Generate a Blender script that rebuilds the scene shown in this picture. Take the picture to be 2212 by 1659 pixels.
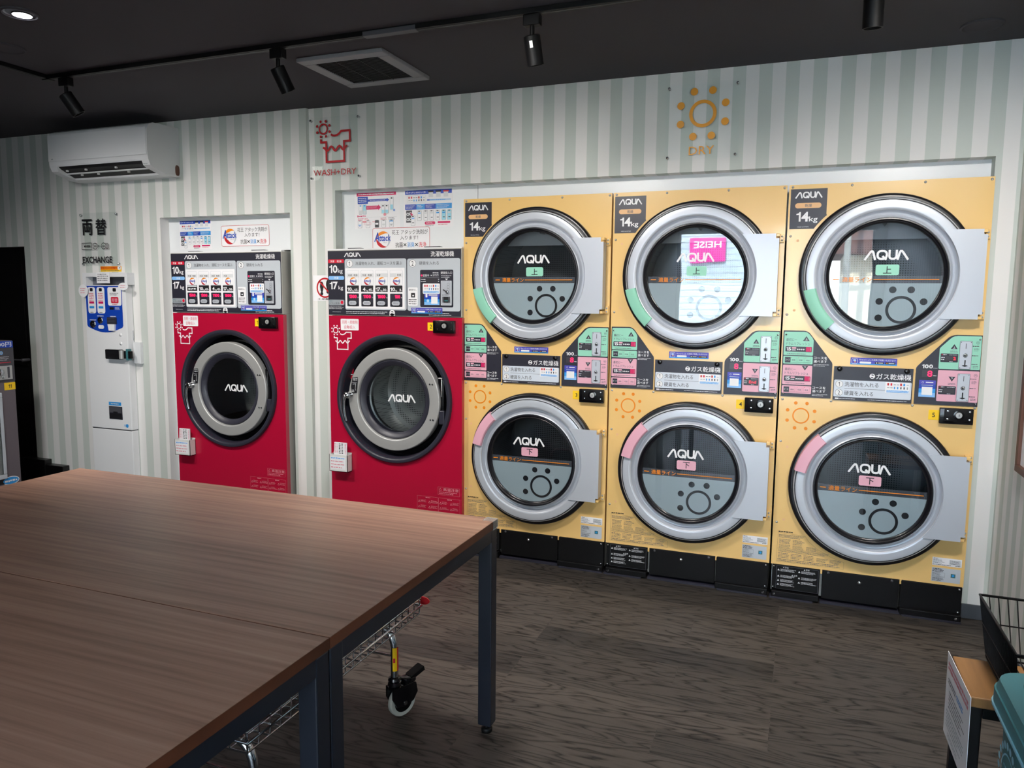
import bpy, bmesh, math, random
from mathutils import Vector, Matrix

for _o in list(bpy.data.objects):
    bpy.data.objects.remove(_o, do_unlink=True)
SC = bpy.context.scene
COL = SC.collection
PI = math.pi

# ------------------------------------------------------------------ camera
F_PX, RV, CAM = 1619.7426, (0.1092, 0.3678, 0.0292), (1.6872, -3.6447, 1.3852)
def _camrot():
    w = Vector(RV)
    R = Matrix.Rotation(w.length, 3, w.normalized())
    return R @ Matrix(((1, 0, 0), (0, 0, -1), (0, 1, 0)))
_R = _camrot()
cam = bpy.data.cameras.new('camera')
cam.sensor_fit = 'HORIZONTAL'
cam.sensor_width = 36.0
cam.lens = F_PX / 2212.0 * 36.0
cam.clip_start = 0.02
cam_ob = bpy.data.objects.new('camera', cam)
COL.objects.link(cam_ob)
_m = Matrix((_R[0], -_R[1], -_R[2])).transposed().to_4x4()
_m.translation = CAM
cam_ob.matrix_world = _m
SC.camera = cam_ob

# ------------------------------------------------------------------ view + world
SC.view_settings.view_transform = 'Standard'
SC.view_settings.look = 'None'
SC.view_settings.gamma = 1.0
SC.view_settings.use_curve_mapping = False
SC.view_settings.exposure = 0.42
SC.cycles.use_denoising = True
SC.cycles.max_bounces = 8
SC.cycles.caustics_reflective = False
SC.cycles.caustics_refractive = False

world = bpy.data.worlds.new('sky')
SC.world = world
world.use_nodes = True
_nt = world.node_tree
_bg = _nt.nodes['Background']
_tc = _nt.nodes.new('ShaderNodeTexCoord')
_sep = _nt.nodes.new('ShaderNodeSeparateXYZ')
_rmp = _nt.nodes.new('ShaderNodeValToRGB')
_nt.links.new(_tc.outputs['Generated'], _sep.inputs[0])
_nt.links.new(_sep.outputs['Z'], _rmp.inputs[0])
_rmp.color_ramp.elements[0].position = 0.0
_rmp.color_ramp.elements[0].color = (0.95, 0.97, 1.0, 1)
_rmp.color_ramp.elements[1].position = 0.6
_rmp.color_ramp.elements[1].color = (0.62, 0.74, 0.95, 1)
_nt.links.new(_rmp.outputs[0], _bg.inputs[0])
_bg.inputs[1].default_value = 14.0

def lamp(name, kind, loc, rot, energy, color, **kw):
    l = bpy.data.lights.new(name, kind)
    l.energy = energy
    l.color = color
    for k, v in kw.items():
        setattr(l, k, v)
    o = bpy.data.objects.new(name, l)
    o.location = loc
    o.rotation_euler = rot
    COL.objects.link(o)
    return o

# daylight portal in the shop-front window behind the camera (guides sky light only)
WIN_X0, WIN_X1, WIN_Z0, WIN_Z1, WIN_Y = 0.22, 2.36, 0.12, 2.3, -5.55
_p = lamp('window_portal', 'AREA', ((WIN_X0+WIN_X1)/2, WIN_Y, (WIN_Z0+WIN_Z1)/2), (PI/2, 0, 0), 1.0, (1, 1, 1),
          shape='RECTANGLE', size=WIN_X1-WIN_X0, size_y=WIN_Z1-WIN_Z0)
_p.data.cycles.is_portal = True
lamp('sun', 'SUN', (0, 6, 12), (math.radians(-42), math.radians(-14), 0), 32.0, (1.0, .96, .9), angle=.01)
DOWNLIGHT_W = 135.0
CEIL = 2.455

# ------------------------------------------------------------------ materials
def lin(c):
    if isinstance(c, str):
        c = tuple(int(c[i:i+2], 16) for i in (0, 2, 4))
    return tuple(((v/255)/12.92 if v/255 <= .04045 else ((v/255+.055)/1.055)**2.4) for v in c) + (1,)

MATS = {}
def M(name, color='808080', rough=.5, metal=0., emit=0., spec=.5, coat=0., vary=0., vscale=40):
    if name in MATS:
        return MATS[name]
    m = bpy.data.materials.new(name)
    m.use_nodes = True
    nt = m.node_tree
    b = nt.nodes['Principled BSDF']
    b.inputs['Base Color'].default_value = lin(color)
    b.inputs['Roughness'].default_value = rough
    b.inputs['Metallic'].default_value = metal
    b.inputs['Specular IOR Level'].default_value = spec
    if coat:
        b.inputs['Coat Weight'].default_value = coat
        b.inputs['Coat Roughness'].default_value = .06
    if emit:
        b.inputs['Emission Color'].default_value = lin(color)
        b.inputs['Emission Strength'].default_value = emit
    if vary:
        tc = nt.nodes.new('ShaderNodeTexCoord')
        n = nt.nodes.new('ShaderNodeTexNoise')
        n.inputs['Scale'].default_value = vscale
        n.inputs['Detail'].default_value = 6
        nt.links.new(tc.outputs['Object'], n.inputs['Vector'])
        mr = nt.nodes.new('ShaderNodeMapRange')
        mr.inputs['To Min'].default_value = rough - vary
        mr.inputs['To Max'].default_value = rough + vary
        nt.links.new(n.outputs['Fac'], mr.inputs['Value'])
        nt.links.new(mr.outputs[0], b.inputs['Roughness'])
    MATS[name] = m
    return m

def nodes_of(m):
    return m.node_tree.nodes, m.node_tree.links, m.node_tree.nodes['Principled BSDF']

def math_node(N, L, op, a, b=None):
    n = N.new('ShaderNodeMath'); n.operation = op
    for i, v in enumerate((a, b)):
        if v is None: continue
        if hasattr(v, 'node'): L.new(v, n.inputs[i])
        else: n.inputs[i].default_value = v
    return n.outputs[0]

def stripe_mat(name, axis, start, period=.11488):
    m = M(name, 'e6e4e0', .75, spec=.25)
    N, L, B = nodes_of(m)
    g = N.new('ShaderNodeNewGeometry'); s = N.new('ShaderNodeSeparateXYZ')
    L.new(g.outputs['Position'], s.inputs[0])
    v = math_node(N, L, 'SUBTRACT', s.outputs[axis], start)
    v = math_node(N, L, 'DIVIDE', v, period)
    v = math_node(N, L, 'FRACT', v)
    v = math_node(N, L, 'GREATER_THAN', v, .5)
    mx = N.new('ShaderNodeMix'); mx.data_type = 'RGBA'
    L.new(v, mx.inputs['Factor'])
    mx.inputs[6].default_value = lin('e8e6e4'); mx.inputs[7].default_value = lin('cbd1cb')
    L.new(mx.outputs[2], B.inputs['Base Color'])
    no = N.new('ShaderNodeTexNoise'); no.inputs['Scale'].default_value = 350
    bp = N.new('ShaderNodeBump'); bp.inputs['Strength'].default_value = .05; bp.inputs['Distance'].default_value = .002
    L.new(no.outputs['Fac'], bp.inputs['Height']); L.new(bp.outputs[0], B.inputs['Normal'])
    return m

def floor_mat():
    m = M('vinyl_planks', '40383a', .55, spec=.35)
    N, L, B = nodes_of(m)
    tc = N.new('ShaderNodeTexCoord')
    br = N.new('ShaderNodeTexBrick')
    br.inputs['Scale'].default_value = 1.0
    br.inputs['Brick Width'].default_value = .92
    br.inputs['Row Height'].default_value = .15
    br.inputs['Mortar Size'].default_value = .0012
    br.inputs['Mortar Smooth'].default_value = .3
    br.inputs['Color1'].default_value = (0, 0, 0, 1); br.inputs['Color2'].default_value = (1, 1, 1, 1)
    br.inputs['Mortar'].default_value = (.5, .5, .5, 1)
    br.offset = .37; br.offset_frequency = 3
    mpb = N.new('ShaderNodeMapping'); mpb.inputs['Location'].default_value = (.19, .118, 0)
    L.new(tc.outputs['Object'], mpb.inputs['Vector']); L.new(mpb.outputs[0], br.inputs['Vector'])
    # wood grain, stretched along x and offset per plank
    sx = N.new('ShaderNodeSeparateXYZ'); L.new(tc.outputs['Object'], sx.inputs[0])
    r = N.new('ShaderNodeRGBToBW'); L.new(br.outputs['Color'], r.inputs[0])
    off = math_node(N, L, 'MULTIPLY', r.outputs[0], 31.7)
    cx = N.new('ShaderNodeCombineXYZ')
    L.new(math_node(N, L, 'ADD', math_node(N, L, 'MULTIPLY', sx.outputs[0], 1.6), off), cx.inputs[0])
    L.new(math_node(N, L, 'ADD', math_node(N, L, 'MULTIPLY', sx.outputs[1], 10.0), off), cx.inputs[1])
    n1 = N.new('ShaderNodeTexNoise'); n1.inputs['Scale'].default_value = .8; n1.inputs['Detail'].default_value = 3
    L.new(cx.outputs[0], n1.inputs['Vector'])
    rings = math_node(N, L, 'SINE', math_node(N, L, 'MULTIPLY', n1.outputs['Fac'], 46.0))
    rings = math_node(N, L, 'POWER', math_node(N, L, 'ABSOLUTE', rings), .45)
    n2 = N.new('ShaderNodeTexNoise'); n2.inputs['Scale'].default_value = 7; n2.inputs['Detail'].default_value = 8
    cx2 = N.new('ShaderNodeCombineXYZ')
    L.new(math_node(N, L, 'ADD', sx.outputs[0], off), cx2.inputs[0])
    L.new(math_node(N, L, 'MULTIPLY', sx.outputs[1], 16.0), cx2.inputs[1])
    L.new(cx2.outputs[0], n2.inputs['Vector'])
    f = math_node(N, L, 'MULTIPLY', rings, math_node(N, L, 'ADD', n2.outputs['Fac'], .35))
    cr = N.new('ShaderNodeValToRGB')
    e = cr.color_ramp.elements
    e[0].position = .12; e[0].color = lin('141211')
    e[1].position = .8; e[1].color = lin('4c4743')
    e.new(.42).color = lin('34302d')
    L.new(f, cr.inputs[0])
    tint = N.new('ShaderNodeMix'); tint.data_type = 'RGBA'; tint.blend_type = 'MULTIPLY'
    tint.inputs['Factor'].default_value = 1.0
    L.new(cr.outputs[0], tint.inputs[6])
    pr = N.new('ShaderNodeValToRGB')
    pr.color_ramp.elements[0].color = (.55, .55, .56, 1); pr.color_ramp.elements[1].color = (1.28, 1.22, 1.17, 1)
    L.new(r.outputs[0], pr.inputs[0]); L.new(pr.outputs[0], tint.inputs[7])
    L.new(tint.outputs[2], B.inputs['Base Color'])
    bp = N.new('ShaderNodeBump'); bp.inputs['Strength'].default_value = .25; bp.inputs['Distance'].default_value = .002
    L.new(f, bp.inputs['Height']); L.new(bp.outputs[0], B.inputs['Normal'])
    return m

def wood_mat(name, c0, c1, c2, sx=1.0, sy=26.0, rough=.4):
    m = M(name, c1, rough, spec=.4)
    N, L, B = nodes_of(m)
    tc = N.new('ShaderNodeTexCoord'); mp = N.new('ShaderNodeMapping')
    mp.inputs['Scale'].default_value = (sx, sy, sy)
    L.new(tc.outputs['Object'], mp.inputs['Vector'])
    n = N.new('ShaderNodeTexNoise'); n.inputs['Scale'].default_value = 1.6; n.inputs['Detail'].default_value = 9
    n.inputs['Roughness'].default_value = .62; n.inputs['Distortion'].default_value = .25
    L.new(mp.outputs[0], n.inputs['Vector'])
    mp2 = N.new('ShaderNodeMapping'); mp2.inputs['Scale'].default_value = (sx*.9, sy*.3, sy*.3)
    L.new(tc.outputs['Object'], mp2.inputs['Vector'])
    n2 = N.new('ShaderNodeTexNoise'); n2.inputs['Scale'].default_value = 1.3; n2.inputs['Detail'].default_value = 3
    n2.inputs['Distortion'].default_value = .8
    L.new(mp2.outputs[0], n2.inputs['Vector'])
    f = math_node(N, L, 'ADD', math_node(N, L, 'MULTIPLY', n.outputs['Fac'], .65), math_node(N, L, 'MULTIPLY', n2.outputs['Fac'], .35))
    cr = N.new('ShaderNodeValToRGB'); e = cr.color_ramp.elements
    e[0].position = .34; e[0].color = lin(c0); e[1].position = .66; e[1].color = lin(c2)
    e.new(.5).color = lin(c1)
    L.new(f, cr.inputs[0]); L.new(cr.outputs[0], B.inputs['Base Color'])
    return m

def glass_mat(name, tint, boost=1.6, rough=0.0, gloss='ffffff'):
    m = bpy.data.materials.new(name); m.use_nodes = True
    N, L = m.node_tree.nodes, m.node_tree.links
    N.remove(N['Principled BSDF'])
    t = N.new('ShaderNodeBsdfTransparent'); t.inputs[0].default_value = lin(tint)
    g = N.new('ShaderNodeBsdfGlossy'); g.inputs['Roughness'].default_value = rough; g.inputs[0].default_value = lin(gloss)
    fr = N.new('ShaderNodeFresnel'); fr.inputs[0].default_value = 1.5
    k = math_node(N, L, 'MULTIPLY', fr.outputs[0], boost); k = math_node(N, L, 'MINIMUM', k, 1.0)
    mx = N.new('ShaderNodeMixShader')
    L.new(k, mx.inputs[0]); L.new(t.outputs[0], mx.inputs[1]); L.new(g.outputs[0], mx.inputs[2])
    L.new(mx.outputs[0], N['Material Output'].inputs[0])
    MATS[name] = m
    return m

def film_mat(name, col, alpha, rough=.35):
    m = M(name, col, rough); m.node_tree.nodes['Principled BSDF'].inputs['Alpha'].default_value = alpha
    return m

def drum_mat(name, col):
    m = M(name, col, .35, .6)
    N, L, B = nodes_of(m)
    tc = N.new('ShaderNodeTexCoord'); mp = N.new('ShaderNodeMapping'); mp.inputs['Scale'].default_value = (90, 90, 90)
    L.new(tc.outputs['Object'], mp.inputs[0])
    v = N.new('ShaderNodeTexVoronoi'); v.inputs['Scale'].default_value = 1.0; v.inputs['Randomness'].default_value = 0
    L.new(mp.outputs[0], v.inputs['Vector'])
    g = math_node(N, L, 'LESS_THAN', v.outputs['Distance'], .3)
    mx = N.new('ShaderNodeMix'); mx.data_type = 'RGBA'
    mx.inputs[6].default_value = lin(col); mx.inputs[7].default_value = lin('101012')
    L.new(g, mx.inputs['Factor']); L.new(mx.outputs[2], B.inputs['Base Color'])
    return m

WALL_R = stripe_mat('striped_wallpaper', 0, .13)
WALL_L = stripe_mat('striped_wallpaper_beside_step', 0, -1.91)
WALL_Y = stripe_mat('striped_wallpaper_side', 1, -.02)
FLOOR = floor_mat()
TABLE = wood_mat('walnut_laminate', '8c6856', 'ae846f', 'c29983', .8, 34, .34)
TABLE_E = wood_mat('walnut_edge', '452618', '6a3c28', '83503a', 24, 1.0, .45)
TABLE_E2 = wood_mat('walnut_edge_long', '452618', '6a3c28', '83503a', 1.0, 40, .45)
BENCH = wood_mat('orange_oak', '74522e', '8e653a', '9f7546', 12, 1.2, .5)
GLASS = glass_mat('door_glass', 'e2e6ea', 2.6)
PANE = glass_mat('window_glass', 'f0f5f5', 1.2)
ACRYLIC = glass_mat('clear_acrylic', 'feffff', .14, .02)
DRUM = drum_mat('perforated_drum', '6d7074'); DRUM_W = drum_mat('washer_drum_steel', 'c4c6c2')

M('ceiling', '4d4b50', .85, spec=.2, vary=.05, vscale=200)
M('white', 'ececee', .45); M('offwhite', 'e2e2df', .5); M('paper', 'f0eff2', .6)
M('panel_white', 'e8ebee', .3)
M('red', 'b41036', .28, coat=.3)
M('redsat', 'd81436', .4); M('navy', '2a2a36', .38); M('ink', '15151a', .5); M('black', '08080a', .5, spec=.25)
M('blackgloss', '0c0c10', .18); M('rubber', '14141a', .3); M('charcoal_plastic', '2e2e3a', .38)
M('yellow', 'f0c780', .26, coat=.35)
M('silver', 'c3c8d1', .34, .25, vary=.03, vscale=900); M('silverdark', '7d808a', .3, .7)
M('steel', 'b9b9b8', .4, .4, vary=.05, vscale=500); M('chrome', 'd2d5da', .12, 1.0)
M('bodygrey', 'b4b2ac', .45); M('lightgrey', 'c0c6cd', .4); M('midgrey', '9aa1a7', .4); M('darkgrey', '4a4a50', .5)
M('softgrey', 'd9dbde', .5); M('green', '96d6bd', .4); M('pink', 'e6adbe', .4); M('orange', 'ef8a04', .45)
M('peach', 'e8b680', .45); M('skyblue', '86bdf2', .4); M('blue', '1244b4', .4); M('lblue', '2f97e0', .4)
M('paleblue', 'b7d3f0', .45); M('cyan', '9ed8ea', .45); M('violet', '4a48b4', .4); M('magenta', 'd21a62', .45)
M('label_yellow', 'ffd014', .45); M('crimson', 'c11a25', .4); M('amber', 'eda01e', .4); M('led', 'ff1e55', .4, emit=1.2)
M('ledred', 'ff2038', .4, emit=1.2); M('ledbox', '3c3a40', .3); M('key', 'c9ccd0', .25, .6); M('frost', 'a7bdc0', .5)
M('drumdark', '1b1b20', .5); M('steelblue', '1f242f', .35, .0); M('teal', '40848c', .42); M('tealdark', '3c757b', .42)
M('greybody', '6b6268', .4, .2); M('greydark', '45444a', .4); M('acwhite', 'e6e7ea', .35); M('acshade', 'd4d5d6', .45)
M('brownframe', '5c3a2c', .5); M('tyre', 'b9bcb4', .5); M('baseboard', '4b5057', .5); M('sand', 'd9cdb8', .6)
M('doorblack', '0b0a0b', .35); M('concrete', '9c9a96', .9); M('siding', 'b7c4cf', .7); M('signpink', 'd6168c', .5)
M('ventgrey', '8a8a8e', .5); M('panelblue', 'd3dbe6', .4)
M('lampglow', 'f4f6ff', .4, emit=30); M('ink_soft', '5a5a60', .5); M('redprint', 'e08a98', .5); M('roofbrown', '6a4a44', .8)
film_mat('frost_film', 'cfdfe2', .93, .5); film_mat('haze_band', '8b8f98', .45, .3); film_mat('clear_cap', 'dfe4e2', .28, .2)

# ------------------------------------------------------------------ mesh helper
_font = bpy.data.curves.new('font_source', 'FONT'); _font.resolution_u = 2
_font_ob = bpy.data.objects.new('font_source', _font)
_TXT = {}
def glyphs(body, bold=0.0):
    if any(0x4e00 <= ord(ch) < 0xa000 for ch in body): bold = min(bold, .016 if len(body) == 1 else .007)
    k = (body, bold)
    if k not in _TXT:
        COL.objects.link(_font_ob)
        _font.body = body; _font.offset = bold
        bpy.context.view_layer.update()
        me = bpy.data.meshes.new_from_object(_font_ob.evaluated_get(bpy.context.evaluated_depsgraph_get()))
        vs = [(v.co.x, v.co.y) for v in me.vertices]; fs = [tuple(p.vertices) for p in me.polygons]
        bpy.data.meshes.remove(me); COL.objects.unlink(_font_ob)
        x0 = min(v[0] for v in vs); x1 = max(v[0] for v in vs); y0 = min(v[1] for v in vs); y1 = max(v[1] for v in vs)
        _TXT[k] = ([((x-x0)/(x1-x0), (y-y0)/(y1-y0)) for x, y in vs], fs, (x1-x0)/(y1-y0))
    return _TXT[k]

class MB:
    def __init__(s):
        s.v = []; s.f = []; s.m = []; s.sm = []; s.mats = []; s.uvd = None
    def mi(s, m):
        if isinstance(m, str): m = MATS[m]
        if m not in s.mats: s.mats.append(m)
        return s.mats.index(m)
    def add(s, vs, fs, m, smooth=False):
        b = len(s.v); k = s.mi(m); s.v += [tuple(v) for v in vs]
        for f in fs:
            s.f.append(tuple(b+i for i in f)); s.m.append(k); s.sm.append(smooth)
        return s
    # flat shapes facing -y at depth y
    def poly(s, pts, y, m):
        a = sum(p[0]*q[1]-q[0]*p[1] for p, q in zip(pts, pts[1:]+pts[:1]))
        if a < 0: pts = pts[::-1]
        return s.add([(x, y, z) for x, z in pts], [tuple(range(len(pts)))], m)
    def rect(s, x0, z0, x1, z1, y, m): return s.poly([(x0, z0), (x1, z0), (x1, z1), (x0, z1)], y, m)
    def rr(s, x0, z0, x1, z1, r, y, m, n=5): return s.poly(rrpts(x0, z0, x1, z1, r, n), y, m)
    def disc(s, cx, cz, r, y, m, n=28): return s.poly([(cx+r*math.cos(2*PI*i/n), cz+r*math.sin(2*PI*i/n)) for i in range(n)], y, m)
    def ring(s, cx, cz, r0, r1, y, m, a0=0, a1=360, n=40):
        full = abs(a1-a0) >= 359.9; k = n if full else n+1
        vs = []
        for i in range(k):
            a = math.radians(a0+(a1-a0)*i/n); c, d = math.cos(a), math.sin(a)
            vs += [(cx+r0*c, y, cz+r0*d), (cx+r1*c, y, cz+r1*d)]
        fs = []
        for i in range(n):
            j = (i+1) % k
            fs.append((2*i, 2*i+1, 2*j+1, 2*j))
        return s.add(vs, fs, m)
    def crescent(s, cx, cz, r, w, a0, a1, y, m, n=16):
        o = []; q = []
        for i in range(n+1):
            t = i/n; a = math.radians(a0+(a1-a0)*t); k = w*math.sin(PI*t)
            o.append((cx+r*math.cos(a), cz+r*math.sin(a))); q.append((cx+(r-k)*math.cos(a), cz+(r-k)*math.sin(a)))
        vs = [(x, y, z) for x, z in o] + [(x, y, z) for x, z in q]
        return s.add(vs, [(i, i+1, n+2+i, n+1+i) for i in range(n)], m)
    def stroke(s, pts, w, y, m, closed=False):
        P = [Vector(p) for p in pts]; n = len(P); vs = []
        for i in range(n):
            a = P[i]-P[i-1] if (i or closed) else P[1]-P[0]
            b = P[(i+1) % n]-P[i] if (i < n-1 or closed) else P[-1]-P[-2]
            a = a.normalized(); b = b.normalized(); t = (a+b)
            t = t.normalized() if t.length > 1e-6 else a
            nrm = Vector((-t.y, t.x)); k = max(.45, nrm.dot(Vector((-a.y, a.x))))
            d = nrm*(w/2/k)
            vs += [(P[i].x+d.x, y, P[i].y+d.y), (P[i].x-d.x, y, P[i].y-d.y)]
        fs = [(2*i, 2*i+1, 2*((i+1) % n)+1, 2*((i+1) % n)) for i in range(n if closed else n-1)]
        return s.add(vs, fs, m)
    def text(s, body, x0, z0, x1, z1, y, m, bold=.0, slant=0., fit=False):
        vs, fs, asp = glyphs(body, bold)
        if fit == 'l': x1 = x0+(z1-z0)*asp
        if fit == 'r': x0 = x1-(z1-z0)*asp
        if fit == 'c':
            w = (z1-z0)*asp; c = (x0+x1)/2; x0, x1 = c-w/2, c+w/2
        return s.add([(x0+(x1-x0)*a+slant*(z1-z0)*b, y, z0+(z1-z0)*b) for a, b in vs], fs, m)
    def micro(s, x0, z0, x1, z1, rows, y, m, seed=1, fill=.62, ragged=.25):
        rg = random.Random(seed); h = (z1-z0)/rows
        for r in range(rows):
            zt = z1-r*h-h*(1-fill)/2; zb = zt-h*fill
            x = x0; xe = x1-(x1-x0)*ragged*rg.random()
            while x < xe:
                w = min(h*rg.uniform(.35, 1.6), xe-x)
                s.rect(x, zb+h*fill*rg.uniform(0, .25), x+w, zt-h*fill*rg.uniform(0, .2), y, m); x += w+h*rg.uniform(.1, .3)
        return s
    # solids
    def box(s, x0, x1, y0, y1, z0, z1, m, bev=0., seg=2):
        if bev <= 0:
            vs = [(x, y, z) for x in (x0, x1) for y in (y0, y1) for z in (z0, z1)]
            return s.add(vs, [(0, 1, 3, 2), (4, 6, 7, 5), (0, 4, 5, 1), (2, 3, 7, 6), (0, 2, 6, 4), (1, 5, 7, 3)], m)
        bm = bmesh.new(); bmesh.ops.create_cube(bm, size=1)
        for v in bm.verts: v.co = Vector(((x0+x1)/2+v.co.x*(x1-x0), (y0+y1)/2+v.co.y*(y1-y0), (z0+z1)/2+v.co.z*(z1-z0)))
        bmesh.ops.bevel(bm, geom=bm.edges[:], offset=bev, segments=seg, profile=.5, affect='EDGES')
        return s.bm(bm, m)
    def bm(s, bm, m, smooth=False):
        bm.verts.index_update(); vs = [v.co[:] for v in bm.verts]; fs = [tuple(v.index for v in f.verts) for f in bm.faces]
        bm.free(); return s.add(vs, fs, m, smooth)
    def slab(s, pts, y0, y1, m, my=None):
        a = sum(p[0]*q[1]-q[0]*p[1] for p, q in zip(pts, pts[1:]+pts[:1]))
        if a < 0: pts = pts[::-1]
        n = len(pts); vs = [(x, y0, z) for x, z in pts]+[(x, y1, z) for x, z in pts]
        s.add(vs[:n], [tuple(range(n))], my or m)
        return s.add(vs, [tuple(range(2*n-1, n-1, -1))]+[(i, n+i, n+(i+1) % n, (i+1) % n) for i in range(n)], m)
    def rslab(s, x0, z0, x1, z1, r, y0, y1, m, n=5): return s.slab(rrpts(x0, z0, x1, z1, r, n), y0, y1, m)
    def lathe(s, cx, cz, prof, m, n=64, a0=0, a1=360, smooth=True, ends=False):
        full = abs(a1-a0) >= 359.9; k = n if full else n+1; p = len(prof); vs = []
        for i in range(k):
            a = math.radians(a0+(a1-a0)*i/n); c, d = math.cos(a), math.sin(a)
            vs += [(cx+r*c, y, cz+r*d) for r, y in prof]
        fs = []
        for i in range(n):
            j = (i+1) % k
            fs += [(i*p+q, i*p+q+1, j*p+q+1, j*p+q) for q in range(p-1)]
        s.add(vs, fs, m, smooth)
        if ends:
            s.add([vs[q] for q in range(p)], [tuple(range(p))], m); s.add([vs[n*p+q] for q in range(p)], [tuple(range(p))[::-1]], m)
        return s
    def cyl(s, p0, p1, r, m, n=16, r1=None, caps=True):
        return s.tube([p0, p1], r, m, n, caps, r1)
    def tube(s, pts, r, m, n=10, caps=True, r1=None, closed=False):
        P = [Vector(p) for p in pts]; k = len(P); vs = []; up = None
        for i in range(k):
            if closed: t = (P[(i+1) % k]-P[i-1])
            else: t = (P[min(i+1, k-1)]-P[max(i-1, 0)])
            t.normalize()
            if up is None: up = Vector((0, 0, 1)) if abs(t.z) < .9 else Vector((1, 0, 0))
            a = t.cross(up)
            if a.length < 1e-4: a = t.cross(Vector((0, 1, 0)))
            a.normalize(); b = a.cross(t).normalized(); up = b
            rad = r if r1 is None else r+(r1-r)*i/(k-1)
            vs += [tuple(P[i]+a*(rad*math.cos(2*PI*j/n))+b*(rad*math.sin(2*PI*j/n))) for j in range(n)]
        fs = []
        for i in range(k if closed else k-1):
            q = (i+1) % k
            fs += [(i*n+j, i*n+(j+1) % n, q*n+(j+1) % n, q*n+j) for j in range(n)]
        s.add(vs, fs, m, True)
        if caps and not closed:
            s.add(vs[:n], [tuple(range(n))[::-1]], m); s.add(vs[-n:], [tuple(range(n))], m)
        return s
    def mesh(s, name):
        me = bpy.data.meshes.new(name)
        me.from_pydata(s.v, [], s.f)
        for m in s.mats: me.materials.append(m)
        me.polygons.foreach_set('material_index', s.m); me.polygons.foreach_set('use_smooth', s.sm)
        me.update(); return me

def rrpts(x0, z0, x1, z1, r, n=5):
    r = min(r, (x1-x0)/2, (z1-z0)/2); out = []
    for cx, cz, a in ((x1-r, z0+r, -90), (x1-r, z1-r, 0), (x0+r, z1-r, 90), (x0+r, z0+r, 180)):
        out += [(cx+r*math.cos(math.radians(a+90*i/n)), cz+r*math.sin(math.radians(a+90*i/n))) for i in range(n+1)]
    return out

def smooth_fix(me, ang=40):
    bm = bmesh.new(); bm.from_mesh(me); bmesh.ops.recalc_face_normals(bm, faces=bm.faces[:]); bm.to_mesh(me); bm.free()
    try: me.set_sharp_from_angle(angle=math.radians(ang))
    except Exception: pass

def obj(name, mb, parent=None, label=None, loc=None, fix=False):
    me = mb if isinstance(mb, bpy.types.Mesh) else mb.mesh(name)
    if fix and not isinstance(mb, bpy.types.Mesh): smooth_fix(me)
    o = bpy.data.objects.new(name, me); COL.objects.link(o)
    if parent is not None: o.parent = parent
    if label: o['label'] = label
    if loc: o.location = loc
    return o

def tag(o, label, cat, group=None):
    o['label'] = label; o['category'] = cat
    if group: o['group'] = group
    return o

def thing(name, label, cat, loc=(0, 0, 0), rz=0., group=None):
    o = bpy.data.objects.new(name, None); COL.objects.link(o); o.empty_display_size = .1
    o.location = loc; o.rotation_euler = (0, 0, rz)
    return tag(o, label, cat, group)

def struct(name, mb, fix=False):
    o = obj(name, mb, fix=fix); o['kind'] = 'structure'; return o

def copy_tree(o, parent=None):
    c = o.copy(); COL.objects.link(c)
    if parent is not None: c.parent = parent
    for ch in [x for x in bpy.data.objects if x.parent == o]: copy_tree(ch, c)
    return c

E = .0007   # print sits this far proud of its panel

def aqua_logo(mb, x0, z0, x1, z1, y, m):
    W = (x1-x0)/4.0; H = z1-z0
    def T(pts): return [(x0+a*W, z0+b*H) for a, b in pts]
    w = W*.2
    mb.stroke(T([(.06, 0), (.55, .78), (.64, .88), (.74, .88), (.82, .76), (1.02, 0)]), w, y, m)
    q = rrpts(1.22, .1, 2.04, .9, .32, 6)
    mb.stroke(T(q), w, y, m, closed=True)
    mb.stroke(T([(1.66, .38), (2.04, .02)]), w, y-E/2, m)
    mb.stroke(T([(2.28, 1.0), (2.28, .35), (2.34, .19), (2.48, .1), (2.72, .1), (2.86, .19), (2.92, .35), (2.92, 1.0)]), w, y, m)
    mb.stroke(T([(3.02, 0), (3.2, .76), (3.28, .88), (3.38, .88), (3.47, .78), (3.96, 0)]), w, y, m)

def sun_icon(mb, cx, cz, r, w, rd, dr, y, m, skip=()):
    mb.ring(cx, cz, r-w, r, y, m)
    for k in range(8):
        if k in skip: continue
        a = math.radians(22.5+45*k); mb.disc(cx+rd*math.cos(a), cz+rd*math.sin(a), dr, y, m, 16)

def shirt_icon(mb, x0, z0, s, y, m, w=.0085):
    """sun above a shirt in a tub; x0,z0 = lower-left origin of the 0.34 wide sign units, s = scale"""
    def T(p): return (x0+p[0]*s, z0+p[1]*s)
    c = T((.102, .334)); sun_icon(mb, c[0], c[1], .0305*s, .0085*s, .0445*s, .0075*s, y, m)
    mb.stroke([T(p) for p in ((.152, .302), (.164, .295), (.178, .293), (.194, .296), (.208, .304), (.22, .316), (.276, .316), (.276, .26), (.2375, .26), (.2375, .152), (.1195, .152), (.1195, .261), (.085, .261), (.085, .279))], w*s, y, m)
    wv = [(.097, .231), (.108, .229), (.117, .218), (.125, .212), (.134, .216), (.144, .23), (.153, .235), (.162, .23), (.171, .216), (.179, .211), (.188, .217), (.198, .231), (.207, .236), (.216, .231), (.226, .217), (.234, .213), (.243, .22), (.252, .231), (.26, .234)]
    mb.stroke([T(p) for p in wv], w*s, y-E/2, m)

def detergent_logo(mb, cx, cz, r, y):
    mb.crescent(cx, cz, r, r*.36, 40, 175, y, 'orange'); mb.crescent(cx, cz, r, r*.42, 170, 300, y, 'crimson')
    mb.crescent(cx, cz, r, r*.25, 290, 400, y, 'midgrey')
    mb.text('Attack', cx-r*1.1, cz-r*.22, cx+r*1.0, cz+r*.42, y-E, 'blue', .02, .12)

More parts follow.
